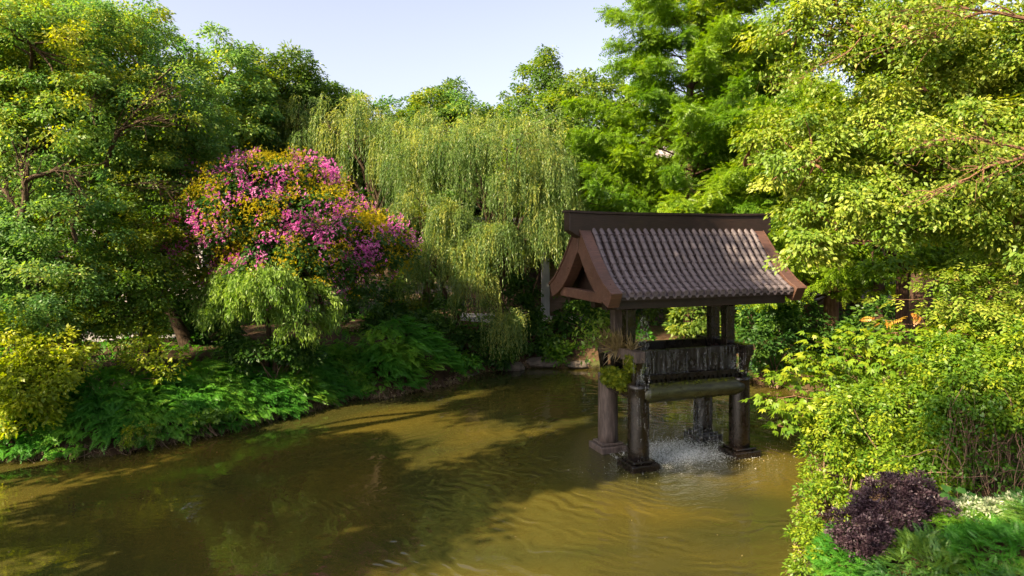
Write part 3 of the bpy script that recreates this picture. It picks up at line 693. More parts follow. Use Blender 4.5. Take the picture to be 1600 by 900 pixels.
def block(name, label, x0, x1, y0, y1, h, wins, mat="plaster"):
    r = thing(name, label, "building", ((x0 + x1) / 2, y0, 1.3), 0)
    ox, oy = (x0 + x1) / 2, y0
    b = MB(); b.box(x0 - ox, x1 - ox, 0, y1 - oy, -0.6, h); b.build("wall", M[mat], r)
    b = MB(); b.box(x0 - ox - 0.4, x1 - ox + 0.4, -0.4, y1 - oy + 0.4, h + 0.003, h + 0.35); b.build("roof", M["roof_grey"], r)
    for (wx, wz, ww, wh) in wins:
        f = MB(); a = wx - ox
        f.box(a - ww / 2 - .07, a + ww / 2 + .07, -0.06, -0.004, wz - wh / 2 - .07, wz - wh / 2); f.box(a - ww / 2 - .07, a + ww / 2 + .07, -0.06, -0.004, wz + wh / 2, wz + wh / 2 + .07)
        f.box(a - ww / 2 - .07, a - ww / 2, -0.06, -0.004, wz - wh / 2, wz + wh / 2); f.box(a + ww / 2, a + ww / 2 + .07, -0.06, -0.004, wz - wh / 2, wz + wh / 2)
        f.box(a - .03, a + .03, -0.05, -0.004, wz - wh / 2, wz + wh / 2)
        o = f.build("window", M["grey_wall"], r); g = MB(); g.box(a - ww / 2, a - .031, -0.03, -0.012, wz - wh / 2, wz + wh / 2); g.box(a + .031, a + ww / 2, -0.03, -0.012, wz - wh / 2, wz + wh / 2); g.build("pane", M["glass"], o)
    return r
block("building", "pale plastered building glimpsed through the conifers right of the pavilion roof", 9, 25, 39, 47, 9.6,
      [(x, z, 1.5, 1.7) for x in (11, 14.2, 17.4, 20.6, 23.4) for z in (2.0, 5.0, 8.0)])
block("building", "pale wall of a long building behind the large trees at far left", -34, -13.5, 37, 45, 8.0, [(x, z, 1.5, 1.7) for x in (-31, -28, -25, -22, -19, -16) for z in (2.2, 5.4)])
# little garden house between the willow and the pavilion
r = thing("garden_house", "brown and grey garden house wall between the willow and the pavilion roof", "garden house", (2.1, 30.2, 1.2), 0)
b = MB(); b.box(-0.42, 1.0, 0.1, 3.5, 0.3, 3.4); b.build("wall", M["brown_wall"], r)
b = MB(); b.box(-0.80, -0.43, -0.05, 0.3, 0.3, 3.5); b.build("pillar", M["grey_wall"], r, 0.02)
b = MB(); b.box(-4.2, -0.803, 1.0, 3.3, 0.3, 3.0); b.build("side_wall", M["beam_dark"], r)
b = MB(); b.box(-4.4, 1.3, -0.3, 3.8, -0.5, 0.297); b.build("plinth", M["grey_wall"], r, 0.02)
b = MB(); b.prism([(-0.5, 3.52), (4.0, 3.52), (1.7, 4.7)], 0, -4.6, 1.5); b.build("roof", M["roof_grey"], r)

# ------------------------------------------------------------------ trees
G_BACK = "dense trees closing the view behind the pond"
# left: tall camphor-like trees
make_tree("broadleaf_tree", "tall broadleaf tree at far left with yellow sunlit top above the pond bank", "tree", (-13.2, 20.5, 0), P(30, 330, 20.5),
          [(60, 90, 19.5, 110, 80, 2.6), (-60, 200, 20, 120, 120, 2.5), (40, 220, 18.5, 100, 75, 2.0), (130, 60, 21, 110, 60, 2.2), (-20, 60, 20.5, 100, 90, 2.5)],
          "camphor", 0.50, 1.6, 190, 0.105, trunk_r=0.26, seed=3, tlo=0.15, thi=0.95)
make_tree("broadleaf_tree", "wide broadleaf tree with arching dark boughs, second from the left above the bank", "tree", (-10.6, 22.5, 0), P(175, 330, 22),
          [(200, 85, 22, 90, 75, 2.2), (255, 160, 21.5, 85, 80, 2.2), (190, 200, 20.5, 100, 65, 1.8), (300, 215, 22, 60, 70, 1.8), (230, 290, 20.8, 90, 60, 1.8), (130, 150, 21, 90, 60, 2)],
          "camphor", 0.44, 1.35, 190, 0.10, trunk_r=0.2, seed=13, tlo=0.05, thi=0.8, inner=0.6, twigs=140)
make_tree("broadleaf_tree", "low broadleaf tree with spreading blue-green pads over the left bank", "tree", (-11.8, 18.6, 0), P(60, 420, 18.3),
          [(60, 350, 17.8, 110, 75, 1.6), (-30, 400, 17.6, 90, 90, 1.6), (70, 440, 17.0, 80, 60, 1.3), (-20, 500, 17.2, 80, 50, 1.3), (60, 500, 17.2, 70, 36, 1.1)],
          "camphor", 0.40, 1.8, 150, 0.092, trunk_r=0.15, seed=23, tlo=0.0, thi=0.6, low=0.7)
make_tree("broadleaf_tree", "small round broadleaf tree beside the pink flowering tree", "tree", (-10.4, 20.2, 0), P(205, 440, 19.5),
          [(205, 385, 19.2, 90, 70, 1.5), (180, 455, 18.6, 90, 50, 1.3), (250, 430, 19, 50, 70, 1.2), (150, 330, 20, 80, 50, 1.4), (215, 500, 18.4, 55, 30, 0.9), (140, 505, 18.2, 50, 28, 0.9)],
          "camphor_low", 0.38, 1.7, 150, 0.09, trunk_r=0.13, seed=33, tlo=0.0, thi=0.75, low=0.7, stems=2)
# flowering tree
def flowering_tree():
    blobs = [(445, 345, 21.5, 145, 82, 2.4), (345, 345, 21, 80, 68, 1.9), (550, 378, 21.5, 85, 60, 1.8), (435, 285, 22, 80, 36, 1.5), (605, 385, 22, 38, 38, 1.1), (460, 415, 20.8, 130, 55, 1.7), (325, 300, 22, 46, 38, 1.2)]
    root = make_tree("flowering_tree", "domed flowering tree covered in pink and golden blossom behind the left bank", "tree", (-6.9, 23, 0), P(470, 430, 22.3), blobs,
                     "dark_green", 0.42, 2.4, 80, 0.12, trunk_r=0.18, seed=43, tlo=0.1, thi=0.7, low=0.5, stems=3)
    C, D = blob_clumps(blobs, 0.16, 1.8, 43, 0.12, back=0.3, low=0.3)
    C = C + D * 0.22
    pat = np.sin(C @ np.array([1.5, 0.9, 2.1])) + np.sin(C @ np.array([-2.3, 0.4, 2.9]) + 2) + 0.7 * np.sin(C @ np.array([4.1, 1, -3.3]) + 1) + rng.normal(0, 1.1, len(C))
    for nm, mat, sel, size, cnt in (("pink_blossom", "pink", pat > 0.3, 0.060, 9), ("golden_blossom", "gold", pat < 0.1, 0.052, 12)):
        Cs = C[sel]; Cs = Cs[rng.random(len(Cs)) < 0.8]; idx = np.repeat(np.arange(len(Cs)), cnt); ct = U(0, 1, len(Cs))
        p = Cs[idx] + rng.normal(0, 0.09, (len(idx), 3)) * np.array([1, 1, 1.3]); f = Foliage()
        f.add("bloom", p, dirs(len(p)), dirs(len(p)), size * U(0.5, 1.2, len(p)), 0.5 * ct[idx] + 0.5 * rng.random(len(p)))
        f.build(nm, M[mat], root)
flowering_tree()

# willows
def willow(name, label, base, fork, blobs, mat="willow", tufts=170, per=13, L=(0.8, 2.4), seed=5, lsz=0.12, trunk_r=0.2, group=None, twigs=70, bark="bark"):
    base = np.array(base, float); base[2] = ground_z(base[0], base[1]) - 0.15
    root = thing(name, label, "willow", base, 0, group); fork = np.array(fork)
    fol = Foliage(); bp = []; st = []
    tubes("trunk", [(curve(base, fork, 0, 0.12, 9), trunk_r * np.linspace(1.3, 0.75, 9))], M[bark], root, 9)
    for bi, (u, v, Y, ru, rv, ry) in enumerate(blobs):
        c = P(u, v, Y); r = np.array([ru * Y / FPX, ry, rv * Y / FPX])
        lim = []
        for q in range(3):
            e = c + np.array([U(-.6, .6), U(-.5, .5), U(0, .6)]) * r; cv = curve(fork, e, 0, 0.2, 10, lift=0.12); lim.append(cv); bp.append((cv, trunk_r * np.linspace(0.5, 0.12, 10)))
        lim = np.concatenate([x[4:] for x in lim])
        for k in range(tufts):
            d = nrm(rng.normal(0, 1, 3) + np.array([0, -0.35, 0.75])); f = (1 - 0.55 * rng.random() ** 1.8) * lump(d[None], seed + bi)[0]
            o = c + d * r * f; out = nrm(np.array([d[0], d[1], 0]) + rng.normal(0, 0.2, 3) * np.array([1, 1, 0]))
            if k % 4 == 0: j = np.argmin(np.linalg.norm(lim - o, axis=1)); bp.append((curve(lim[j], o, 0, 0.12, 5, lift=0.1), np.linspace(0.022, 0.006, 5)))
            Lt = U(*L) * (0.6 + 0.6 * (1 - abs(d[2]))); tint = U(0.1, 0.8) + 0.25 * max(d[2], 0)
            for q in range(per):
                ang = rng.normal(0, 0.7); oo = np.array([out[0] * math.cos(ang) - out[1] * math.sin(ang), out[0] * math.sin(ang) + out[1] * math.cos(ang), 0])
                Lq = Lt * U(0.55, 1.1); nl = int(Lq / 0.05); t = np.linspace(0.02, 1, nl)[:, None]
                p = o + rng.normal(0, 0.10, 3) + oo * (0.40 * Lq ** 0.5) * (1 - np.exp(-3.2 * t)) + np.array([0, 0, 1.0]) * (0.22 * np.sin(np.clip(t * 4, 0, math.pi)) - Lq * np.clip(t - 0.08, 0, 1) ** 1.15)
                p += np.sin(t * 5 + U(0, 6)) * rng.normal(0, 0.03, 3)
                tn = np.gradient(p, axis=0); tn = nrm(tn)
                sd_ = dirs(nl) * 0.55; ax = tn + sd_; st.append((p, ax, np.clip(tint + rng.normal(0, 0.1, nl), 0, 1)))
    pp = np.concatenate([s_[0] for s_ in st]); aa = np.concatenate([s_[1] for s_ in st]); tt = np.concatenate([s_[2] for s_ in st])
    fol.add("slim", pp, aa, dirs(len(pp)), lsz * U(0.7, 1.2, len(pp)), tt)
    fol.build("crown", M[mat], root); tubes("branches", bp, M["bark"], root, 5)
    return root
willow("willow", "large weeping willow with long hanging fronds left of the pavilion roof", (-0.55, 26.6, 0), P(790, 412, 26.3),
       [(790, 235, 25.5, 85, 55, 1.8), (710, 245, 26, 62, 65, 1.6), (850, 275, 25.5, 40, 50, 1.2), (810, 300, 25.2, 50, 35, 1.0), (860, 345, 25.0, 26, 24, 0.7), (775, 372, 24.9, 42, 16, 0.7), (700, 350, 25.2, 30, 24, 0.8), (650, 260, 26.5, 40, 40, 1.2), (730, 395, 25, 30, 22, 0.8), (885, 340, 25.8, 35, 25, 1.0)], tufts=66, per=12, L=(0.5, 1.8), seed=5, trunk_r=0.17)
willow("willow", "pale weeping willow standing behind the flowering tree", (-5.0, 30, 0), P(590, 350, 30),
       [(560, 225, 30, 85, 55, 2.2), (640, 240, 29, 55, 60, 1.8), (470, 215, 31, 70, 50, 2.0)], tufts=62, per=11, L=(0.9, 2.4), seed=15, lsz=0.14)
willow("willow", "low willow bough curtain hanging over dark shrubs near the bank", (-1.9, 26.0, 0), P(690, 440, 25.8),
       [(655, 330, 25.5, 40, 30, 1.2), (670, 410, 25.3, 30, 30, 0.9), (740, 440, 24.8, 28, 20, 0.7), (790, 505, 24.5, 22, 14, 0.6)], tufts=34, per=11, L=(0.5, 1.5), seed=25, lsz=0.11, trunk_r=0.10)

# small weeping light green tree by the left bank
def weeping_small():
    root = thing("weeping_maple", "small light green weeping tree in front of the flowering tree", "tree", (-6.9, 19.9, ground_z(-6.9, 19.9) - .1), 0)
    base = np.array(root.location); fork = P(410, 470, 19.8); fol = Foliage(); bp = []
    tubes("trunk", [(curve(base, fork, 0, 0.15, 8), np.linspace(0.11, 0.05, 8)), (curve(base, P(450, 490, 19.9), 0, 0.15, 8), np.linspace(0.08, 0.04, 8))], M["bark"], root, 8)
    for (u, v, Y, ru, rv, ry, m) in ((400, 452, 19.4, 72, 34, 1.1, 120), (478, 482, 19.5, 38, 32, 0.8, 60), (365, 478, 19.2, 38, 24, 0.7, 36)):
        c = P(u, v, Y); r = np.array([ru * Y / FPX, ry, rv * Y / FPX]); d = nrm(rng.normal(0, 1, (m, 3)) + np.array([0, -.2, .35])); C = c + d * r * (1 - 0.4 * rng.random((m, 1)) ** 2) * lump(d, 9)[:, None]
        n = 110; idx = np.repeat(np.arange(m), n); t = rng.random(len(idx)); o = nrm(d * np.array([1, 1, 0.1]) + 1e-3)[idx]
        p = C[idx] + o * (0.35 * np.sqrt(t))[:, None] + rng.normal(0, 0.085, (len(idx), 3)); p[:, 2] -= 0.26 * t ** 1.6
        ax = o * (1 - t)[:, None] * 0.8 + rng.normal(0, 0.35, (len(idx), 3)); ax[:, 2] -= 0.35 + t
        fol.add("slim", p, ax, dirs(len(p), 0.5), 0.15 * U(0.6, 1.1, len(p)), np.clip(U(0.2, 0.8, m)[idx] + rng.normal(0, 0.15, len(idx)), 0, 1))
        for k in range(0, m, 3): bp.append((curve(fork, C[k], 0, 0.2, 6, lift=0.15), np.linspace(0.03, 0.006, 6)))
    fol.build("crown", M["weeping"], root); tubes("branches", bp, M["bark"], root, 4)
weeping_small()

# conifers: dawn redwoods
def redwood(name, label, base, H, rad, seed, mat="redwood", z0=0.16, nb=120, lean=(0, 0), group=None, fs=0.42):
    r_ = np.random.default_rng(seed)
    base = np.array([base[0], base[1], ground_z(base[0], base[1]) - 0.15]); root = thing(name, label, "conifer", base, 0, group)
    t = np.linspace(0, 1, 14)[:, None]; tip = base + np.array([lean[0], lean[1], H]); tp = base + (tip - base) * t
    tubes("trunk", [(tp, 0.03 + 0.22 * (1 - t[:, 0]) ** 1.1)], M["bark_red"], root, 10)
    fol = Foliage(); bp = []; PP = []; AX = []; SC = []; TT = []
    for k in range(nb):
        h = z0 + (1 - z0) * (k + r_.random()) / nb; a = k * 2.399 + r_.normal(0, 0.3)
        Lb = rad * (1 - h) ** 0.62 * r_.uniform(0.45, 1.2) * (0.75 + 0.5 * math.sin(min(1, (h - z0) * 5 + 0.5) * 1.57)) + 0.25
        o = base + (tip - base) * h; d = np.array([math.cos(a), math.sin(a), 0]); m = 9; s = np.linspace(0, 1, m)[:, None]
        br = o + d * Lb * s + np.array([0, 0, 1]) * (Lb * (r_.uniform(0.25, 0.85) * s - 0.25 * s * s)) + np.sin(s * 3 + r_.uniform(0, 6)) * r_.normal(0, 0.06, 3)
        bp.append((br, np.linspace(0.045 * (1 - h) + 0.012, 0.006, m)))
        ns = int(6 + Lb * 15); tint = r_.uniform(0.05, 0.75)
        for sgn in (-1, 1):
            q = r_.uniform(0.18, 1.0, ns) ** 0.8; pos = np.stack([np.interp(q, s[:, 0], br[:, i]) for i in range(3)], 1)
            side = np.array([-d[1], d[0], 0]) * sgn; ln = r_.uniform(0.25, 1.0, ns) * (0.32 * Lb) * (1.15 - q)
            # secondary sprigs carry the feathers out sideways
            e = nrm(d * 0.7 + side + r_.normal(0, 0.25, (ns, 3))); e[:, 2] = r_.uniform(-0.45, 0.35, ns)
            for w_ in (0.0, 0.4, 0.85):
                PP.append(pos + e * (ln * w_)[:, None]); AX.append(e + r_.normal(0, 0.3, (ns, 3)) + np.array([0, 0, -0.2]) + r_.normal(0, 0.3, (ns, 3))); SC.append(fs * r_.uniform(0.6, 1.0, ns)); TT.append(np.full(ns, tint) + r_.normal(0, 0.1, ns))
    PP = np.concatenate(PP); AX = np.concatenate(AX); PP = PP + rng.normal(0, 0.10, PP.shape)
    fol.add("feather", PP, AX, np.array([0, 0, 1.0]) + rng.normal(0, 0.7, (len(PP), 3)), np.concatenate(SC), np.clip(np.concatenate(TT), 0, 1))
    fol.build("crown", M[mat], root); tubes("branches", bp, M["bark_red"], root, 4)
    return root
def feather2():
    q = []
    for i in range(5):
        t = (i + 0.5) / 5
        for sg in (-1, 1): q.append(leaf_q((t, 0, -0.15 * t * t), (0.6, sg, -0.3), 0.34 * (1 - 0.5 * t), 0.12))
    q.append(leaf_q((0.8, 0, -0.1), (1, 0, -0.3), 0.3, 0.12)); return np.stack(q)
T["feather"] = feather2()
redwood("dawn_redwood", "tall bright green feathery conifer directly behind the pavilion roof", (6.9, 26.5), 19, 4.4, 3, nb=190, fs=0.42)
redwood("dawn_redwood", "darker feathery conifer right of the tall bright one, behind the pavilion", (10.8, 31), 13.2, 5.0, 7, "redwood", nb=170, fs=0.55)
redwood("dawn_redwood", "feathery conifer with low boughs behind the sunlit right tree", (10.2, 23.8), 9.5, 3.4, 9, nb=110)
redwood("dawn_redwood", "dark feathery conifer at far right behind the maple branches", (15.2, 24.5), 13, 3.6, 19, nb=120, fs=0.5)

# broadleaf trees closing the view
def back_tree(label, u, vtop, Y, ru, mat="back_green", seed=1, n=3, size=0.165, Rc=0.55, lo=430, tlo=0.05, thi=0.8, cover=2.6):
    r_ = np.random.default_rng(seed); bl = []
    for k in range(n):
        f = k / max(n - 1, 1); v = vtop + 55 + (lo - vtop - 100) * f
        bl.append((u + r_.uniform(-.25, .25) * ru, v, Y + r_.uniform(-.6, .6), ru * (0.72 + 0.35 * math.sin(math.pi * (0.25 + 0.6 * f))), (lo - vtop) / (n + 0.6), 2.0))
    x = (u - 800) / FPX * Y
    make_tree("background_tree", label, "tree", (x, Y, 0), P(u, (vtop + 2 * lo) / 3, Y), bl, mat, Rc, cover, 110, size, trunk_r=0.2, seed=seed, tlo=tlo, thi=thi, twigs=25, group=G_BACK, back=0.25)
for a in [("dark round tree between the willow and the tall conifer", 895, 135, 31, 85, "back_green", 51, 4),
          ("pale topped tree behind the willow crown", 845, 110, 36, 55, "back_green", 52, 4),
          ("feathery tree top rising above the middle of the willow", 715, 150, 36, 55, "back_green", 53, 4),
          ("tree behind the pale willow, left of the sky gap", 500, 130, 34, 75, "back_green", 54, 4),
          ("tree on the skyline right of the large left trees", 415, 105, 32, 75, "back_green", 55, 4),
          ("skyline tree touching the large left tree's right edge", 345, 85, 30, 70, "camphor", 56, 4),
          ("tree filling the gap below the lowest sky", 625, 180, 36, 75, "back_green", 57, 4),
          ("skyline tree behind the gap between the willows", 780, 175, 38, 60, "back_green", 58, 3),
          ("sunlit tree just left of the tall conifer", 960, 160, 33, 60, "sunny", 59, 4),
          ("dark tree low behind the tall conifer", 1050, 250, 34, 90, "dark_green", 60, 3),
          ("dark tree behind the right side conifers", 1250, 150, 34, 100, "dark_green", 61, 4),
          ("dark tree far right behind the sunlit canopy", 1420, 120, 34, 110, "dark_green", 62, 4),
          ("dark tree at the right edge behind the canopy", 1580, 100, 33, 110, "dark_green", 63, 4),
          ("tall tree behind the far left canopy", 60, 20, 28, 150, "camphor", 64, 4),
          ("tree behind the left canopy's lower right", 250, 150, 28, 90, "camphor", 65, 4),
          ("skyline tree above the flowering tree's left half", 455, 112, 33, 62, "back_green", 67, 4),
          ("skyline tree above the flowering tree's right half", 550, 148, 34, 62, "camphor", 68, 4),
          ("rounded skyline tree left of the willow crown", 665, 158, 35, 62, "back_green", 69, 4),
          ("skyline tree at the lowest dip of the treeline", 735, 168, 34, 55, "camphor", 70, 4),
          ("tree beyond the left edge of the bank", -110, 60, 25, 140, "camphor", 66, 4)]:
    back_tree(a[0], *a[1:5], mat=a[5], seed=a[6], n=a[7])

# right: sunlit broadleaf canopy
make_tree("sunlit_tree", "sunlit yellow-green broadleaf tree reaching in over the pavilion from the right", "tree", (11.8, 13.2, 0), P(1660, 270, 13.2),
          [(1300, 45, 13.2, 95, 62, 1.4), (1430, 70, 12.6, 110, 80, 1.5), (1570, 90, 12.2, 100, 90, 1.6), (1235, 235, 13.5, 80, 62, 1.2), (1370, 215, 13, 110, 85, 1.5),
           (1500, 250, 12.3, 120, 95, 1.6), (1300, 320, 13.2, 85, 48, 1.1), (1430, 335, 12.6, 110, 55, 1.3), (1262, 390, 13, 48, 32, 0.8), (1570, 350, 12, 90, 62, 1.2), (1640, 180, 12.3, 90, 120, 1.5)],
          "sunny", 0.34, 2.0, 130, 0.092, trunk_r=0.20, bark="bark_warm", seed=73, tlo=0.15, thi=0.9, twigs=260, inner=0.55, droop=0.5)
make_tree("broadleaf_tree", "green tree under the sunlit canopy with dark trunk at right", "tree", (9.9, 17.2, 0), P(1415, 400, 17),
          [(1400, 400, 17, 80, 40, 1.3), (1500, 400, 16.8, 90, 50, 1.3), (1310, 385, 17.5, 60, 40, 1.0), (1590, 430, 16.5, 60, 60, 1.2)],
          "redwood", 0.4, 1.7, 110, 0.12, trunk_r=0.22, bark="bark_red", seed=83, low=0.6)

# thicker bare trunks visible under the canopy at right
for (u, Y, r0, lb) in ((1300, 24, 0.22, "pale trunk under the conifers, nearest the pavilion"), (1375, 22, 0.16, "slender dark trunk in the shade right of the pavilion"), (1437, 19.5, 0.30, "thick brown trunk in the shade behind the maple"), (1340, 27, 0.2, "dim trunk deep in the shade right of the pavilion")):
    x = (u - 800) / FPX * Y; z = ground_z(x, Y) - .1
    rt = thing("shade_tree", lb, "tree", (x, Y, z), 0)
    tubes("trunk", [(curve((x, Y, z), (x + U(-.2, .2), Y, z + 7.5), 0, 0.02, 9), r0 * np.linspace(1.2, 0.8, 9))], M["bark_red"] if u != 1300 else M["bark_warm"], rt, 12)
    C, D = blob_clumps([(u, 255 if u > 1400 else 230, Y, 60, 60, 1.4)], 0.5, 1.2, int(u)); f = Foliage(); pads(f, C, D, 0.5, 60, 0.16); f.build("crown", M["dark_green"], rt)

def limbs_on(label, segs, mat, r0, tpl_mat, size, nl=10):
    root = [o for o in S.objects if o.get("label") == label][0]; tb = []; f = Foliage()
    for (pts, k) in segs:
        q = np.array([P(*a) for a in pts]); t = np.linspace(0, 1, len(q)); tt = np.linspace(0, 1, 16)
        c = np.stack([np.interp(tt, t, q[:, i]) for i in range(3)], 1); c[1:-1] = (c[:-2] + c[1:-1] + c[2:]) / 3
        c += np.sin(tt[:, None] * 9 + U(0, 6)) * rng.normal(0, 0.03, 3); tb.append((c, r0 * k * np.linspace(1, 0.25, 16)))
        for j in range(3, 16, 1):
            for s_ in range(2):
                e = c[j] + (c[min(j + 1, 15)] - c[j - 1]) * U(1, 3) + rng.normal(0, 0.22, 3) * np.array([1, .6, .8]); tb.append((curve(c[j], e, 0, 0.15, 6), r0 * k * np.linspace(0.28, 0.07, 6)))
                e2 = e + rng.normal(0, 0.2, 3); tb.append((curve(e, e2, 0, 0.15, 4), r0 * k * np.linspace(0.1, 0.04, 4)))
                f.add("leaf", e2 + rng.normal(0, 0.14, (nl, 3)), dirs(nl, -0.4), dirs(nl, 1), size * U(0.6, 1.2, nl), U(0.1, 0.8, nl))
    tubes("bough", tb, M[mat], root, 6); f.build("bough_leaves", M[tpl_mat], root)
limbs_on("sunlit yellow-green broadleaf tree reaching in over the pavilion from the right",
    [([(1720, 40, 10.9), (1560, 22, 11.0), (1480, 40, 11.1), (1395, 60, 11.3)], 1.0), ([(1560, 22, 11.0), (1490, 10, 11.0), (1400, 25, 11.2)], 0.5),
     ([(1720, 210, 10.3), (1600, 245, 10.4), (1545, 262, 10.5), (1470, 300, 10.8)], 1.1), ([(1600, 235, 10.4), (1530, 215, 10.5), (1440, 222, 10.9)], 0.7), ([(1350, 60, 11.6), (1290, 100, 11.9), (1240, 130, 12.1)], 0.4)],
    "bark_warm", 0.036, "sunny", 0.09, 24)
limbs_on("wide broadleaf tree with arching dark boughs, second from the left above the bank",
    [([(165, 260, 19.0), (185, 205, 18.9), (220, 165, 18.8), (255, 150, 18.9)], 1.0), ([(185, 205, 18.9), (215, 190, 18.7), (262, 185, 18.8)], 0.6), ([(150, 195, 18.8), (140, 165, 18.8), (155, 130, 19.0)], 0.5), ([(190, 290, 18.9), (230, 285, 18.8), (270, 300, 18.9)], 0.5)],
    "bark", 0.075, "camphor_low", 0.095, 7)
limbs_on("tall broadleaf tree at far left with yellow sunlit top above the pond bank",
    [([(35, 340, 16.6), (40, 285, 16.6), (28, 250, 16.7)], 1.1), ([(40, 285, 16.6), (85, 262, 16.7), (125, 285, 16.8)], 0.8), ([(30, 330, 16.6), (10, 300, 16.6), (-15, 285, 16.7)], 0.7), ([(115, 380, 17.2), (120, 330, 17.2), (112, 290, 17.3)], 0.7)],
    "bark", 0.085, "camphor", 0.095, 7)

# ------------------------------------------------------------------ shrubs and ferns
def mound(name, label, cat, blobs, mat, size, tpl="leaf", Rc=0.22, cover=1.8, nleaf=50, seed=1, group=None, droop=0.3, tlo=0.1, thi=0.85, inner=0.35, stems=10, flat=0.7, base=None, low=0.5, bark="twig", up=0.35):
    C, D = blob_clumps(blobs, Rc, cover, seed, inner, low=low)
    g = C.mean(0); g[2] = ground_z(g[0], g[1])
    if base is not None: g = np.array(base, float); g[2] = ground_z(g[0], g[1])
    if g[2] < 0.05: g[2] = 0.05
    gz_ = hgt(C[:, 0], C[:, 1]); k = C[:, 2] > np.maximum(gz_, 0) + 0.02; C, D = C[k], D[k]
    root = thing(name, label, cat, g, 0, group); f = Foliage(); pads(f, C, D, Rc, nleaf, size, tpl, flat, droop, tlo, thi, up_bias=up); f.build("foliage", M[mat], root)
    if stems:
        sel = rng.permutation(len(C))[:stems]; tubes("stems", [(curve(g + rng.normal(0, 0.08, 3) * np.array([1, 1, 0]), C[i], 0, 0.15, 6), np.linspace(0.018, 0.005, 6)) for i in sel], M[bark], root, 5)
    return root
def fern_mass(name, label, cat, poly_pts, n, L, mat="fern", tpl="frond", group=None, seed=1, lift=0.25, hang=0.5, tlo=0.0, thi=0.8, domes=None):
    """fronds rooted over a patch of bank: poly_pts (k,2) centres with radius; they lean down the slope"""
    r_ = np.random.default_rng(seed); xy = []; hh = []
    for (x, y, rx, ry, h) in poly_pts:
        a = r_.uniform(0, 6.283, n); q = np.sqrt(r_.random(n)); xy.append(np.stack([x + rx * q * np.cos(a), y + ry * q * np.sin(a)], 1)); hh.append(h * np.sqrt(np.clip(1 - q * q, 0, 1)) * r_.uniform(0.75, 1.1, n))
    xy = np.concatenate(xy); hh = np.concatenate(hh); z = hgt(xy[:, 0], xy[:, 1]); s0 = pond_sd(xy[:, 0], xy[:, 1]); k = s0 > -0.15; xy, hh, z, s0 = xy[k], hh[k], z[k], s0[k]
    e = 0.15; gx_ = (pond_sd(xy[:, 0] + e, xy[:, 1]) - pond_sd(xy[:, 0] - e, xy[:, 1])); gy_ = (pond_sd(xy[:, 0], xy[:, 1] + e) - pond_sd(xy[:, 0], xy[:, 1] - e))
    down = nrm(np.stack([-gx_, -gy_, 0 * gx_], 1) + 1e-6)
    c = xy.mean(0); rad = nrm(np.stack([xy[:, 0] - c[0], xy[:, 1] - c[1], 0 * c[0] * xy[:, 0]], 1) + 1e-6)
    m = len(xy); ax = down * hang * 2 + rad * 0.4 + rng.normal(0, 0.45, (m, 3)) * np.array([1, 1, 0.5]); ax[:, 2] += lift - 0.2
    pos = np.stack([xy[:, 0], xy[:, 1], np.maximum(z, 0.03) + hh], 1)
    root = thing(name, label, cat, (c[0], c[1], max(ground_z(*c), 0.05)), 0, group)
    ct = 0.5 + 0.5 * np.sin(pos @ np.array([2.1, 1.3, 3.0]) + seed); f = Foliage()
    f.add(tpl, pos, ax, np.array([0, 0, 1.0]) + rng.normal(0, 0.3, (m, 3)), L * U(0.55, 1.25, m), np.clip(tlo + (thi - tlo) * ct + rng.normal(0, 0.12, m), 0, 1))
    f.build("fronds", M[mat], root); return root

# left bank: drooping feathery shrubs along the waterline
G_L = "drooping feathery shrubs along the left bank"
spots = [(-13.0, 15.9, "at the far left corner under the yellow bush"), (-11.6, 16.4, "second from the far left corner, below the yellow bush"), (-10.2, 16.7, "below the bare brown soil patch"), (-9.0, 17.2, "right of the bare soil patch"),
         (-8.2, 18.3, "left of the small weeping tree"), (-7.2, 19.1, "directly below the small weeping tree"), (-6.4, 20.3, "right of the small weeping tree"), (-5.7, 21.6, "ending beside the pale rock")]
for k, (x, y, lb) in enumerate(spots):
    fern_mass("feathery_shrub", "bright green drooping feathery shrub " + lb, "shrub", [(x, y, 1.15, 1.3, 0.42), (x + 0.25, y - 0.45, 1.0, 0.9, 0.30), (x - .2, y + .5, 1.0, 0.9, 0.5)], 300, 0.42, "fern", "frond", G_L, 100 + k, tlo=0.0, thi=0.75)
fern_mass("fern_mound", "large bright green ferny mound spilling into the water at the bend", "fern", [(-3.4, 22.6, 1.7, 1.3, 1.5), (-2.9, 22.9, 1.3, 1.0, 0.9), (-4.0, 22.2, 1.0, 0.9, 0.7)], 420, 0.46, "fern", "frond", None, 121, tlo=0.1, thi=0.9)
mound("clipped_shrub", "small yellow-green leafy shrub just right of the pale rock", "shrub", [(555, 600, 21.6, 22, 18, 0.5), (535, 575, 22.2, 26, 18, 0.6), (505, 566, 22.6, 26, 14, .6)], "shrub", 0.12, Rc=0.2, seed=5)
def rock(name, label, c, r, seed):
    r_ = np.random.default_rng(seed); me = bpy.data.meshes.new(name); import bmesh
    bm = bmesh.new(); bmesh.ops.create_icosphere(bm, subdivisions=4, radius=1.0)
    A = r_.normal(0, 1, (9, 3)) * np.array([1.5] * 3) ; ph = r_.uniform(0, 6, 9)
    for v in bm.verts:
        p = np.array(v.co); f = 1 + sum(0.09 / (1 + 0.3 * i) * math.sin(float(p @ A[i]) * (1 + 0.5 * i) + ph[i]) for i in range(9))
        q = p * f; q = np.sign(q) * np.abs(q) ** 0.85; v.co = (q[0] * r[0], q[1] * r[1], q[2] * r[2])
    bm.to_mesh(me); bm.free()
    o = link_mesh(name, me, M["rock"]); o.location = c; tag(o, label, "rock", "rocks along the waterline"); return o
rock("rock", "pale grey rock standing at the waterline between the ferny shrubs", P(541, 612, 21.3), (0.20, 0.25, 0.35), 1)
rock("rock", "flat pinkish rock at the back shore below the garden house", P(852, 567, 26.3), (0.75, 0.4, 0.2), 2)
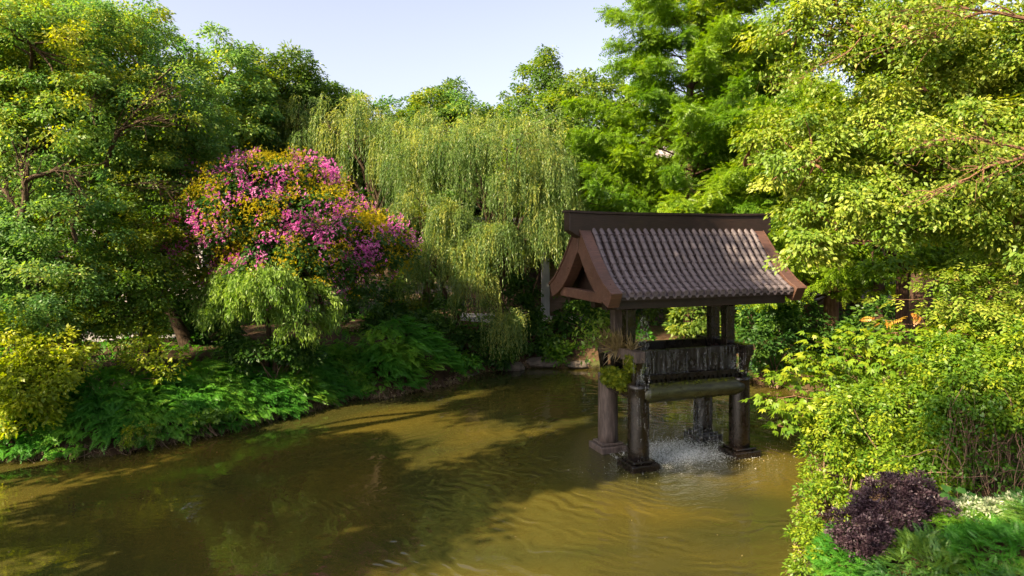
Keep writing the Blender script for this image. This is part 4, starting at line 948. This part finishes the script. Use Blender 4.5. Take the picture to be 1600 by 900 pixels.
rock("rock", "dark boulder half hidden under the shrubs left of the back shore", P(800, 575, 25.9), (0.5, 0.4, 0.25), 3)
rock("rock", "low rock at the back shore, left of the pavilion", P(905, 571, 26.1), (0.45, 0.35, 0.15), 4)
rock("rock", "small brown rock at the foot of the ferny mound", P(735, 588, 24.9), (0.35, 0.3, 0.15), 5)

# back shore shrubs
G_S = "dark shrubs along the back shore"
for k, (u, v, Y, ru, rv, mt, lb) in enumerate([
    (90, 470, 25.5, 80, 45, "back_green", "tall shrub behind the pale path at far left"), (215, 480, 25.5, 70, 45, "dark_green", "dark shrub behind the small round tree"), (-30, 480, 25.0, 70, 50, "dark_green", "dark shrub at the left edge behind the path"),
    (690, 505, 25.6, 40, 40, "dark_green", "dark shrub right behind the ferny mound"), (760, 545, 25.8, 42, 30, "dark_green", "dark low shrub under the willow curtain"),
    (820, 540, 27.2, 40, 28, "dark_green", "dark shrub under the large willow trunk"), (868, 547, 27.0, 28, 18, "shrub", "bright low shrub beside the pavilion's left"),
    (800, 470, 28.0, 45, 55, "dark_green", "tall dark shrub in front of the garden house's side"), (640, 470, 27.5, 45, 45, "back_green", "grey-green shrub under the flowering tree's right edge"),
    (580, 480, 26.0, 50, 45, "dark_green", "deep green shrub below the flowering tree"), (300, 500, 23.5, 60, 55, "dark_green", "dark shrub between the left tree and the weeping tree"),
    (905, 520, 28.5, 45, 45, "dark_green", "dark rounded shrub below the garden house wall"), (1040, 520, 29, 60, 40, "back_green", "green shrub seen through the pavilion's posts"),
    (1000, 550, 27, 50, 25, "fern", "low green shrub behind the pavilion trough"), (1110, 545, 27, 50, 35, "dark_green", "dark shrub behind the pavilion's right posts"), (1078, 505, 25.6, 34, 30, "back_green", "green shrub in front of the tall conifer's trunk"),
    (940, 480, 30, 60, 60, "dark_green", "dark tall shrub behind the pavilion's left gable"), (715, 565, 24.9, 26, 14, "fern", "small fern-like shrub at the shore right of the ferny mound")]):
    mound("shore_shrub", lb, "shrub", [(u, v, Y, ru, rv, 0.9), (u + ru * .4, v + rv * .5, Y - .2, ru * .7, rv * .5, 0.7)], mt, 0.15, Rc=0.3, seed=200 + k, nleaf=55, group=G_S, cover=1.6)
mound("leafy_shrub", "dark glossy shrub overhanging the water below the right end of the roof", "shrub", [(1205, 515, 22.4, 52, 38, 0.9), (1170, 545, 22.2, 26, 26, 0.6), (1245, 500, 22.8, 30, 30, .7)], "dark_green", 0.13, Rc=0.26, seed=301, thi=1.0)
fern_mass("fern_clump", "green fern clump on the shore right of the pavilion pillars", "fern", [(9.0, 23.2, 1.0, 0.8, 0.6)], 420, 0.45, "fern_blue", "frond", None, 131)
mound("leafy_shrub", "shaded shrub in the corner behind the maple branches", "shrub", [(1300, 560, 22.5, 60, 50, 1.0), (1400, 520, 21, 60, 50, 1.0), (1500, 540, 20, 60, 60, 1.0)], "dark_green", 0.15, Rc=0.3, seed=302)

mound("golden_lit_shrub", "golden backlit shrub glowing behind the willow's trunk", "shrub", [(815, 385, 28.6, 34, 26, 0.7), (790, 410, 28.6, 22, 18, .5)], "yellowish", 0.14, Rc=0.26, seed=303, base=(0.3, 28.6, 0), stems=14)  # the yellow leaf material stands in for backlight
mound("golden_lit_shrub", "leaf tuft with golden light put into its colour among the willow strands right of the flowering tree", "shrub", [(668, 325, 27.5, 18, 20, 0.5)], "yellowish", 0.16, "slim", Rc=0.26, seed=304, base=(-3.4, 27.5, 0), stems=8)  # yellow-lit foliage, the light put into the leaf colour
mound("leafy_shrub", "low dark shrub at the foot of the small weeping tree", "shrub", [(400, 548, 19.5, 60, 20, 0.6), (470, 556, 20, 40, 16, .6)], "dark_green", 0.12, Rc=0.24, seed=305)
for k, (u, v, Y, ru, rv, mt, tp, sz, lb) in enumerate([(330, 655, 17.0, 24, 12, "shrub", "trifol", 0.10, "small three-leaved weed clump low on the left bank"), (470, 600, 19.8, 26, 14, "shrub", "leaf", 0.11, "round leaved weed clump between ferny shrubs above the waterline"),
    (215, 680, 16.0, 22, 12, "camphor_low", "sprig", 0.12, "olive weed clump near the water left of the middle bank"), (430, 570, 20.2, 34, 12, "lime", "sprig", 0.13, "yellow-green weeds on top of the bank under the weeping tree"), (120, 640, 16.4, 26, 16, "shrub", "trifol", 0.10, "weed clump beside the yellow bush over bare soil")]):
    mound("weed_clump", lb, "weeds", [(u, v, Y, ru, rv, 0.4)], mt, sz, tp, Rc=0.16, seed=320 + k, nleaf=26, cover=1.5, stems=6)
# roots and dead stems hanging at the waterline
tb = []
for k in range(900):
    q = rng.integers(0, 11); a = POND[q]; b_ = POND[q + 1]; p0 = a + (b_ - a) * rng.random() + rng.normal(0, 0.08, 2); o = np.array([p0[0], p0[1], U(0.08, 0.28)])
    tb.append((curve(o, o + np.array([rng.normal(0, .2), -U(0.02, .22), -o[2] - 0.02]), 0, 0.25, 4), np.array([0.010, 0.008, 0.006, 0.003]) * U(0.6, 1.5)))
tag(tubes("shore_roots", tb, M["twig"], None, 4), "brown roots and dead stems fringing the left waterline", "roots", None, "stuff")
# yellow-green bushes on the left bank
mound("yellow_bush", "sunlit yellow-green bush at the left edge reaching down towards the water", "shrub", [(40, 600, 15.8, 80, 55, 0.9), (-30, 560, 15.8, 70, 60, 0.9), (85, 560, 16.3, 50, 35, 0.7), (35, 650, 15.3, 38, 30, 0.5)], "yellowish", 0.11, Rc=0.24, seed=311, nleaf=55, tlo=0.1, thi=0.8, base=(-11.6, 16.9, 0), stems=30)
mound("yellow_bush", "thin yellow-leaved sapling bush in front of the pale path", "shrub", [(235, 560, 17.8, 38, 26, 0.5), (200, 530, 18, 50, 22, 0.6), (262, 580, 17.6, 20, 22, 0.4), (130, 500, 18.2, 60, 20, 0.6)], "yellowish", 0.11, Rc=0.22, seed=312, nleaf=32, cover=1.1, tlo=0.0, thi=0.7, stems=30)
mound("brown_shrub", "half bare brown twiggy bush on the soil patch", "shrub", [(165, 610, 17.0, 35, 26, 0.5)], "dry_grass", 0.07, Rc=0.2, seed=313, nleaf=16, cover=0.8, stems=40)

# ground cover and litter
n = 26000; X_ = U(-19, 20, n); Y_ = U(5, 34, n); s0 = pond_sd(X_, Y_); k = (s0 > 0.05); X_, Y_ = X_[k], Y_[k]; Z_ = hgt(X_, Y_)
pt = np.sin(X_ * .8) + np.sin(Y_ * .9 + 1) + rng.normal(0, .6, len(X_)); k = (pt > -0.2) & ~((X_ < -4) & (Y_ > 20.5) & (Y_ < 29) & (abs(Y_ - (21.5 + 6.5 * (X_ + 26) / 21)) < 1.5)); X_, Y_, Z_ = X_[k], Y_[k], Z_[k]
f = Foliage(); f.add("sprig7", np.stack([X_, Y_, Z_ + 0.02], 1), dirs(len(X_), 0.8), dirs(len(X_), 1), 0.26 * U(0.5, 1.3, len(X_)), U(0, .8, len(X_)))
o = f.build("ground_cover", M["fern"]); tag(o, "low green ground cover on the banks", "ground cover", None, "stuff")
n = 9000; bx = rng.choice(len(POND), n); a = POND[bx]; b_ = POND[(bx + 1) % len(POND)]; q = rng.random((n, 1)); p = a + (b_ - a) * q + rng.normal(0, 0.10, (n, 2))
k = (p[:, 1] > 4) & (p[:, 0] > -16) & (p[:, 0] < 16); p = p[k]; f = Foliage(); f.add("sprig", np.stack([p[:, 0], p[:, 1], np.abs(rng.normal(0, .07, len(p))) + 0.02], 1), dirs(len(p), 0), dirs(len(p), 1), 0.10 * U(0.5, 1.3, len(p)), U(0, 1, len(p)))
o = f.build("leaf_litter", M["dry_grass"]); tag(o, "dry brown roots and leaf litter along the waterline", "leaf litter", None, "stuff")

n = 320; X_ = U(-11, 8, n); Y_ = U(9, 25, n); s0 = pond_sd(X_, Y_); k = (s0 < -0.1) & (rng.random(n) < np.exp(s0 / 2.2) + 0.08); X_, Y_ = X_[k], Y_[k]; m_ = len(X_)
f = Foliage(); f.add("leaf", np.stack([X_, Y_, 0.006 + 0 * X_], 1), np.stack([rng.normal(0, 1, m_), rng.normal(0, 1, m_), 0 * X_], 1), np.array([0, 0, 1.0]) + 0 * dirs(m_), 0.045 * U(0.5, 1.3, m_), U(0, 1, m_))
o = f.build("floating_leaves", M["dry_grass"]); tag(o, "small fallen leaves floating on the pond", "floating leaves", None, "stuff")
# ------------------------------------------------------------------ right bank, near the camera
mound("lime_bush", "bright lime bush at the water's edge right of the pond", "shrub", [(1305, 720, 11.9, 45, 75, 0.7), (1290, 800, 11.2, 38, 62, 0.6), (1330, 690, 12.2, 60, 50, 0.8), (1275, 860, 10.6, 28, 45, 0.5), (1285, 895, 9.6, 36, 40, 0.5)], "lime", 0.062, Rc=0.17, seed=401, nleaf=70, cover=2.2, tlo=0.1, thi=0.9, stems=20)
mound("lime_bush", "large sunlit lime bush behind the purple shrub", "shrub", [(1400, 650, 11.4, 90, 60, 0.9), (1460, 690, 11.0, 70, 55, 0.8), (1350, 640, 12.0, 70, 40, 0.8), (1420, 730, 10.7, 60, 35, 0.6)], "lime", 0.065, Rc=0.18, seed=402, nleaf=70, cover=2.2, tlo=0.0, thi=0.85, stems=20)
mound("lime_bush", "broad lime bush against the right edge above the brown vine stems", "shrub", [(1520, 610, 10.8, 90, 55, 0.9), (1590, 640, 10.4, 60, 60, 0.8), (1480, 570, 11.2, 70, 35, 0.8), (1600, 570, 10.8, 60, 50, .7)], "lime", 0.068, Rc=0.18, seed=403, nleaf=70, cover=2.1, tlo=0.0, thi=0.85, stems=20)
# brown tangled vine stems
r = thing("vine_thicket", "tangled brown vine stems hanging under the lime bush at the right edge", "vine", (7.0, 10.6, ground_z(7.0, 10.6)), 0)
tb = []
for k in range(120):
    u0 = U(1480, 1650); a = P(u0, U(600, 660), U(10.0, 10.8)); b_ = P(u0 + rng.normal(0, 28), U(735, 800), U(9.9, 10.6)); tb.append((curve(a, b_, 0, 0.2, 9), np.full(9, U(0.002, 0.0055))))
for k in range(40):
    a = P(U(1470, 1640), U(650, 790), U(9.9, 10.4)); b_ = a + np.array([U(-.8, .8), U(-.3, .3), U(-.4, .4)]); tb.append((curve(a, b_, 0, 0.3, 8), np.full(8, U(0.004, 0.009))))
tubes("stems", tb, M["twig"], r, 5)
f = Foliage(); C = np.stack([P(U(1450, 1640), U(620, 790), U(9.9, 10.9)) for k in range(420)]); pads(f, C, dirs(420), 0.14, 16, 0.06, tlo=0, thi=0.5); f.build("foliage", M["shrub"], r)

# maple-leaved sapling reaching over the water
def reach(name, label, base, tips, mat, tpl, size, per=26, seed=1, bark="bark_warm", rad=0.03, spread=0.22, droop=0.35, cat="sapling", along=4, tl=(0.15, 0.9)):
    r_ = np.random.default_rng(seed); base = np.array(base, float); base[2] = ground_z(base[0], base[1]) - .05; root = thing(name, label, cat, base, 0); f = Foliage(); tb = []
    for (u, v, Y) in tips:
        e = P(u, v, Y); cv = curve(base + r_.normal(0, .06, 3) * np.array([1, 1, 0]), e, 0, 0.12, 12, lift=0.16); tb.append((cv, rad * np.linspace(1, 0.18, 12)))
        for q in range(along):
            s = 1 - 0.11 * q; c = cv[int(round(11 * s))]
            for w_ in range(3):
                c2 = c + r_.normal(0, spread * (1 + 0.25 * q), 3) * np.array([1, 1, 0.45]); tb.append((curve(c, c2, 0, 0.1, 4), np.linspace(0.006, 0.003, 4)))
                n = per; off = r_.normal(0, 1, (n, 3)) * np.array([0.17, 0.17, 0.055]); ax = off * np.array([1, 1, 0]) * 4 + (c2 - c) * 1.0 + r_.normal(0, .25, (n, 3)); ax[:, 2] -= droop
                f.add(tpl, c2 + off, ax, np.array([0, 0, 1.0]) + r_.normal(0, 0.35, (n, 3)), size * r_.uniform(0.6, 1.2, n), np.clip(r_.uniform(*tl) + r_.normal(0, .15, n), 0, 1))
    f.build("foliage", M[mat], root); tubes("branches", tb, M[bark], root, 6); return root
reach("maple_sapling", "maple-leaved sapling reaching left over the water below the pavilion eave", (7.4, 12.9, 0),
      [(1205, 630, 12.4), (1215, 665, 12.1), (1235, 590, 12.6), (1265, 560, 12.6), (1300, 540, 12.4), (1250, 625, 12.2), (1340, 530, 12.4), (1300, 590, 12.3), (1345, 570, 12.2), (1390, 550, 12.0), (1370, 600, 12.0), (1310, 640, 12.0)],
      "lime", "palm", 0.145, 12, 501, along=3, spread=0.2)
reach("maple_sapling", "second maple-leaved sapling in front of the dark trunks", (8.2, 12.4, 0),
      [(1400, 520, 11.8), (1440, 560, 11.6), (1480, 520, 11.6), (1430, 600, 11.4), (1500, 560, 11.4), (1550, 540, 11.3), (1590, 590, 11.2), (1530, 600, 11.3)], "lime", "trifol", 0.125, 18, 502, along=3)
reach("tall_sapling", "upright sapling with long pointed leaves at the right edge", (8.6, 12.6, 0),
      [(1490, 440, 12), (1530, 425, 12), (1560, 450, 11.8), (1590, 430, 11.8), (1600, 480, 11.6), (1480, 480, 12), (1540, 490, 11.7), (1575, 510, 11.5), (1500, 460, 11.9)], "sunny", "sprig", 0.22, 14, 503, along=4, spread=0.22)
reach("sumac_sapling", "sumac sprig with orange tipped leaves above the maple foliage", (8.0, 12.8, 0), [(1395, 502, 12.0), (1440, 497, 12.0)], "orange_leaf", "frond_big", 0.24, 2, 504, along=1, spread=0.12, tl=(0.1, 1.0))
# purple and variegated shrubs
mound("purple_shrub", "rounded purple-leaved shrub among the ferns at lower right", "shrub", [(1395, 805, 9.6, 66, 50, 0.6), (1350, 835, 9.2, 40, 28, 0.42), (1440, 795, 9.7, 34, 34, 0.4), (1345, 850, 9.1, 30, 16, .3)], "purple", 0.04, Rc=0.09, seed=601, nleaf=60, cover=2.6, inner=0.12, tlo=0.05, thi=0.85, droop=-0.2, low=0.3, up=0.8)
mound("variegated_shrub", "white variegated shrub at the right edge beside the purple shrub", "shrub", [(1540, 812, 9.3, 42, 24, 0.35), (1590, 800, 9.4, 24, 18, 0.25)], "white_leaf", 0.05, Rc=0.09, seed=602, nleaf=46, cover=2.4, inner=0.2, droop=-0.1, up=0.8)
r = thing("broad_leaf_plant", "plant with a few broad heart-shaped green leaves right of the purple shrub", "plant", P(1492, 805, 9.7), 0); f = Foliage(); tb = []
bl = nrm
T["broad"] = np.concatenate([leaf_q((0, 0, 0), (1, 0, 0), 1, 0.95, fold=0.06)[None], leaf_q((0.1, 0, 0), (0.5, 0.85, 0), 0.55, 0.5, fold=0.03)[None], leaf_q((0.1, 0, 0), (0.5, -0.85, 0), 0.55, 0.5, fold=0.03)[None]])
for (u, v) in [(1478, 758), (1495, 762), (1480, 775), (1505, 780), (1490, 785), (1512, 770), (1470, 770), (1500, 795)]:
    c = P(u, v, 9.6 + U(-.1, .1)); f.add("broad", c[None], np.array([[U(-.6, .6), -0.7, -0.3]]), np.array([[0, -0.5, 1.0]]), [0.15], 0.6); tb.append((curve(P(1492, 808, 9.7), c, 0, 0.1, 5), np.full(5, 0.004)))
f.build("foliage", M["fern_blue"], r); tubes("stems", tb, M["twig"], r, 4)
# foreground ferns
for k, (x, y, rx, ry, h, mt, lb) in enumerate([
    (5.0, 8.6, 0.55, 0.7, 0.30, "fern_blue", "blue-green ferny shrub at the bottom edge below the purple shrub"), (6.0, 8.3, 0.7, 0.7, 0.30, "fern", "bright green ferny shrub in the middle of the bottom right corner"),
    (7.0, 8.8, 0.7, 0.8, 0.30, "fern_blue", "blue-green ferny shrub in the bottom right corner"), (6.1, 9.3, 0.6, 0.5, 0.22, "fern", "ferny sprays right of the purple shrub's foot"),
    (4.55, 9.4, 0.30, 0.6, 0.35, "fern", "ferny fringe along the water at the bottom right"), (5.6, 7.3, 0.9, 0.7, 0.25, "fern_blue", "lowest ferny shrub cut by the bottom edge"),
    (6.6, 7.4, 0.8, 0.6, 0.25, "shrub", "yellow-green ferny shrub cut by the bottom edge at far right")]):
    fern_mass("foreground_fern", lb, "fern", [(x, y, rx, ry, h)], 900, 0.17, mt, "frond", "ferny shrubs in the bottom right corner", 140 + k, lift=0.6, hang=0.15, thi=0.9)

# ------------------------------------------------------------------ unseen trees added around the view to shade pond, pavilion and lower right plants
def px(x, y, z): return ((x / y) * FPX + 800, HOR - (z - CAMZ) / y * FPX, y)
def wblob(x, y, z, rx, ry, rz): u, v, Y = px(x, y, z); return (u, v, Y, rx / Y * FPX, rz / Y * FPX, ry)
make_tree("broadleaf_tree", "unseen tall broadleaf tree on the near left bank, added to shade the pavilion", "tree", (-10.6, 5.6, 0), (-9, 7, 8),
          [wblob(-8.0, 8.2, 11.6, 2.3, 2.0, 2.6), wblob(-6.2, 8.6, 12.6, 1.8, 1.6, 2.2), wblob(-9.5, 7.4, 9.4, 1.6, 1.5, 1.2)], "camphor", 0.6, 2.8, 90, 0.22, trunk_r=0.25, seed=701, limbs=True, back=1.0)
make_tree("broadleaf_tree", "second unseen broadleaf tree on the near left bank, added to shade the front left water", "tree", (-12.8, 4.6, 0), (-12.6, 4.8, 5),
          [wblob(-12.6, 5.0, 8.2, 2.6, 2.0, 2.0), wblob(-13.8, 7.2, 6.6, 1.6, 1.4, 1.5)], "camphor", 0.6, 2.6, 90, 0.22, trunk_r=0.22, seed=702, back=1.0)
make_tree("broadleaf_tree", "unseen high crowned broadleaf tree, added to shade the far water and the left bank", "tree", (-13.2, 11.6, 0), (-12.2, 12, 9.5),
          [wblob(-10.2, 12.3, 12.9, 2.9, 2.3, 1.9), wblob(-12.6, 10.6, 12.5, 2.0, 2.0, 2.0), wblob(-14.5, 10.3, 6.3, 1.7, 1.6, 1.3)], "camphor", 0.7, 2.8, 90, 0.24, trunk_r=0.25, seed=703, back=1.0, lean=0.5)
make_tree("broadleaf_tree", "unseen broadleaf tree set back on the left bank, added to shade the pond", "tree", (-16, 6.8, 0), (-15.8, 6.9, 6),
          [wblob(-15.4, 6.9, 9.3, 2.4, 2.0, 1.9)], "camphor", 0.7, 2.6, 90, 0.24, trunk_r=0.22, seed=704, back=1.0)
make_tree("broadleaf_tree", "unseen broadleaf tree behind the viewpoint, its bough added to shade the lower right plants", "tree", (4.8, -2.2, 0), (2.5, -1.5, 8),
          [wblob(-2.9, 1.6, 10.2, 1.7, 1.6, 1.3), wblob(0.5, -0.6, 10.5, 2.0, 1.4, 1.3)], "camphor", 0.5, 1.6, 70, 0.18, trunk_r=0.22, seed=705, back=1.0)  # crown out of view, added to shade the ferns and purple shrub
print("STAT", sum(s_[1] for s_ in STAT), sorted(STAT, key=lambda a: -a[1])[:12])
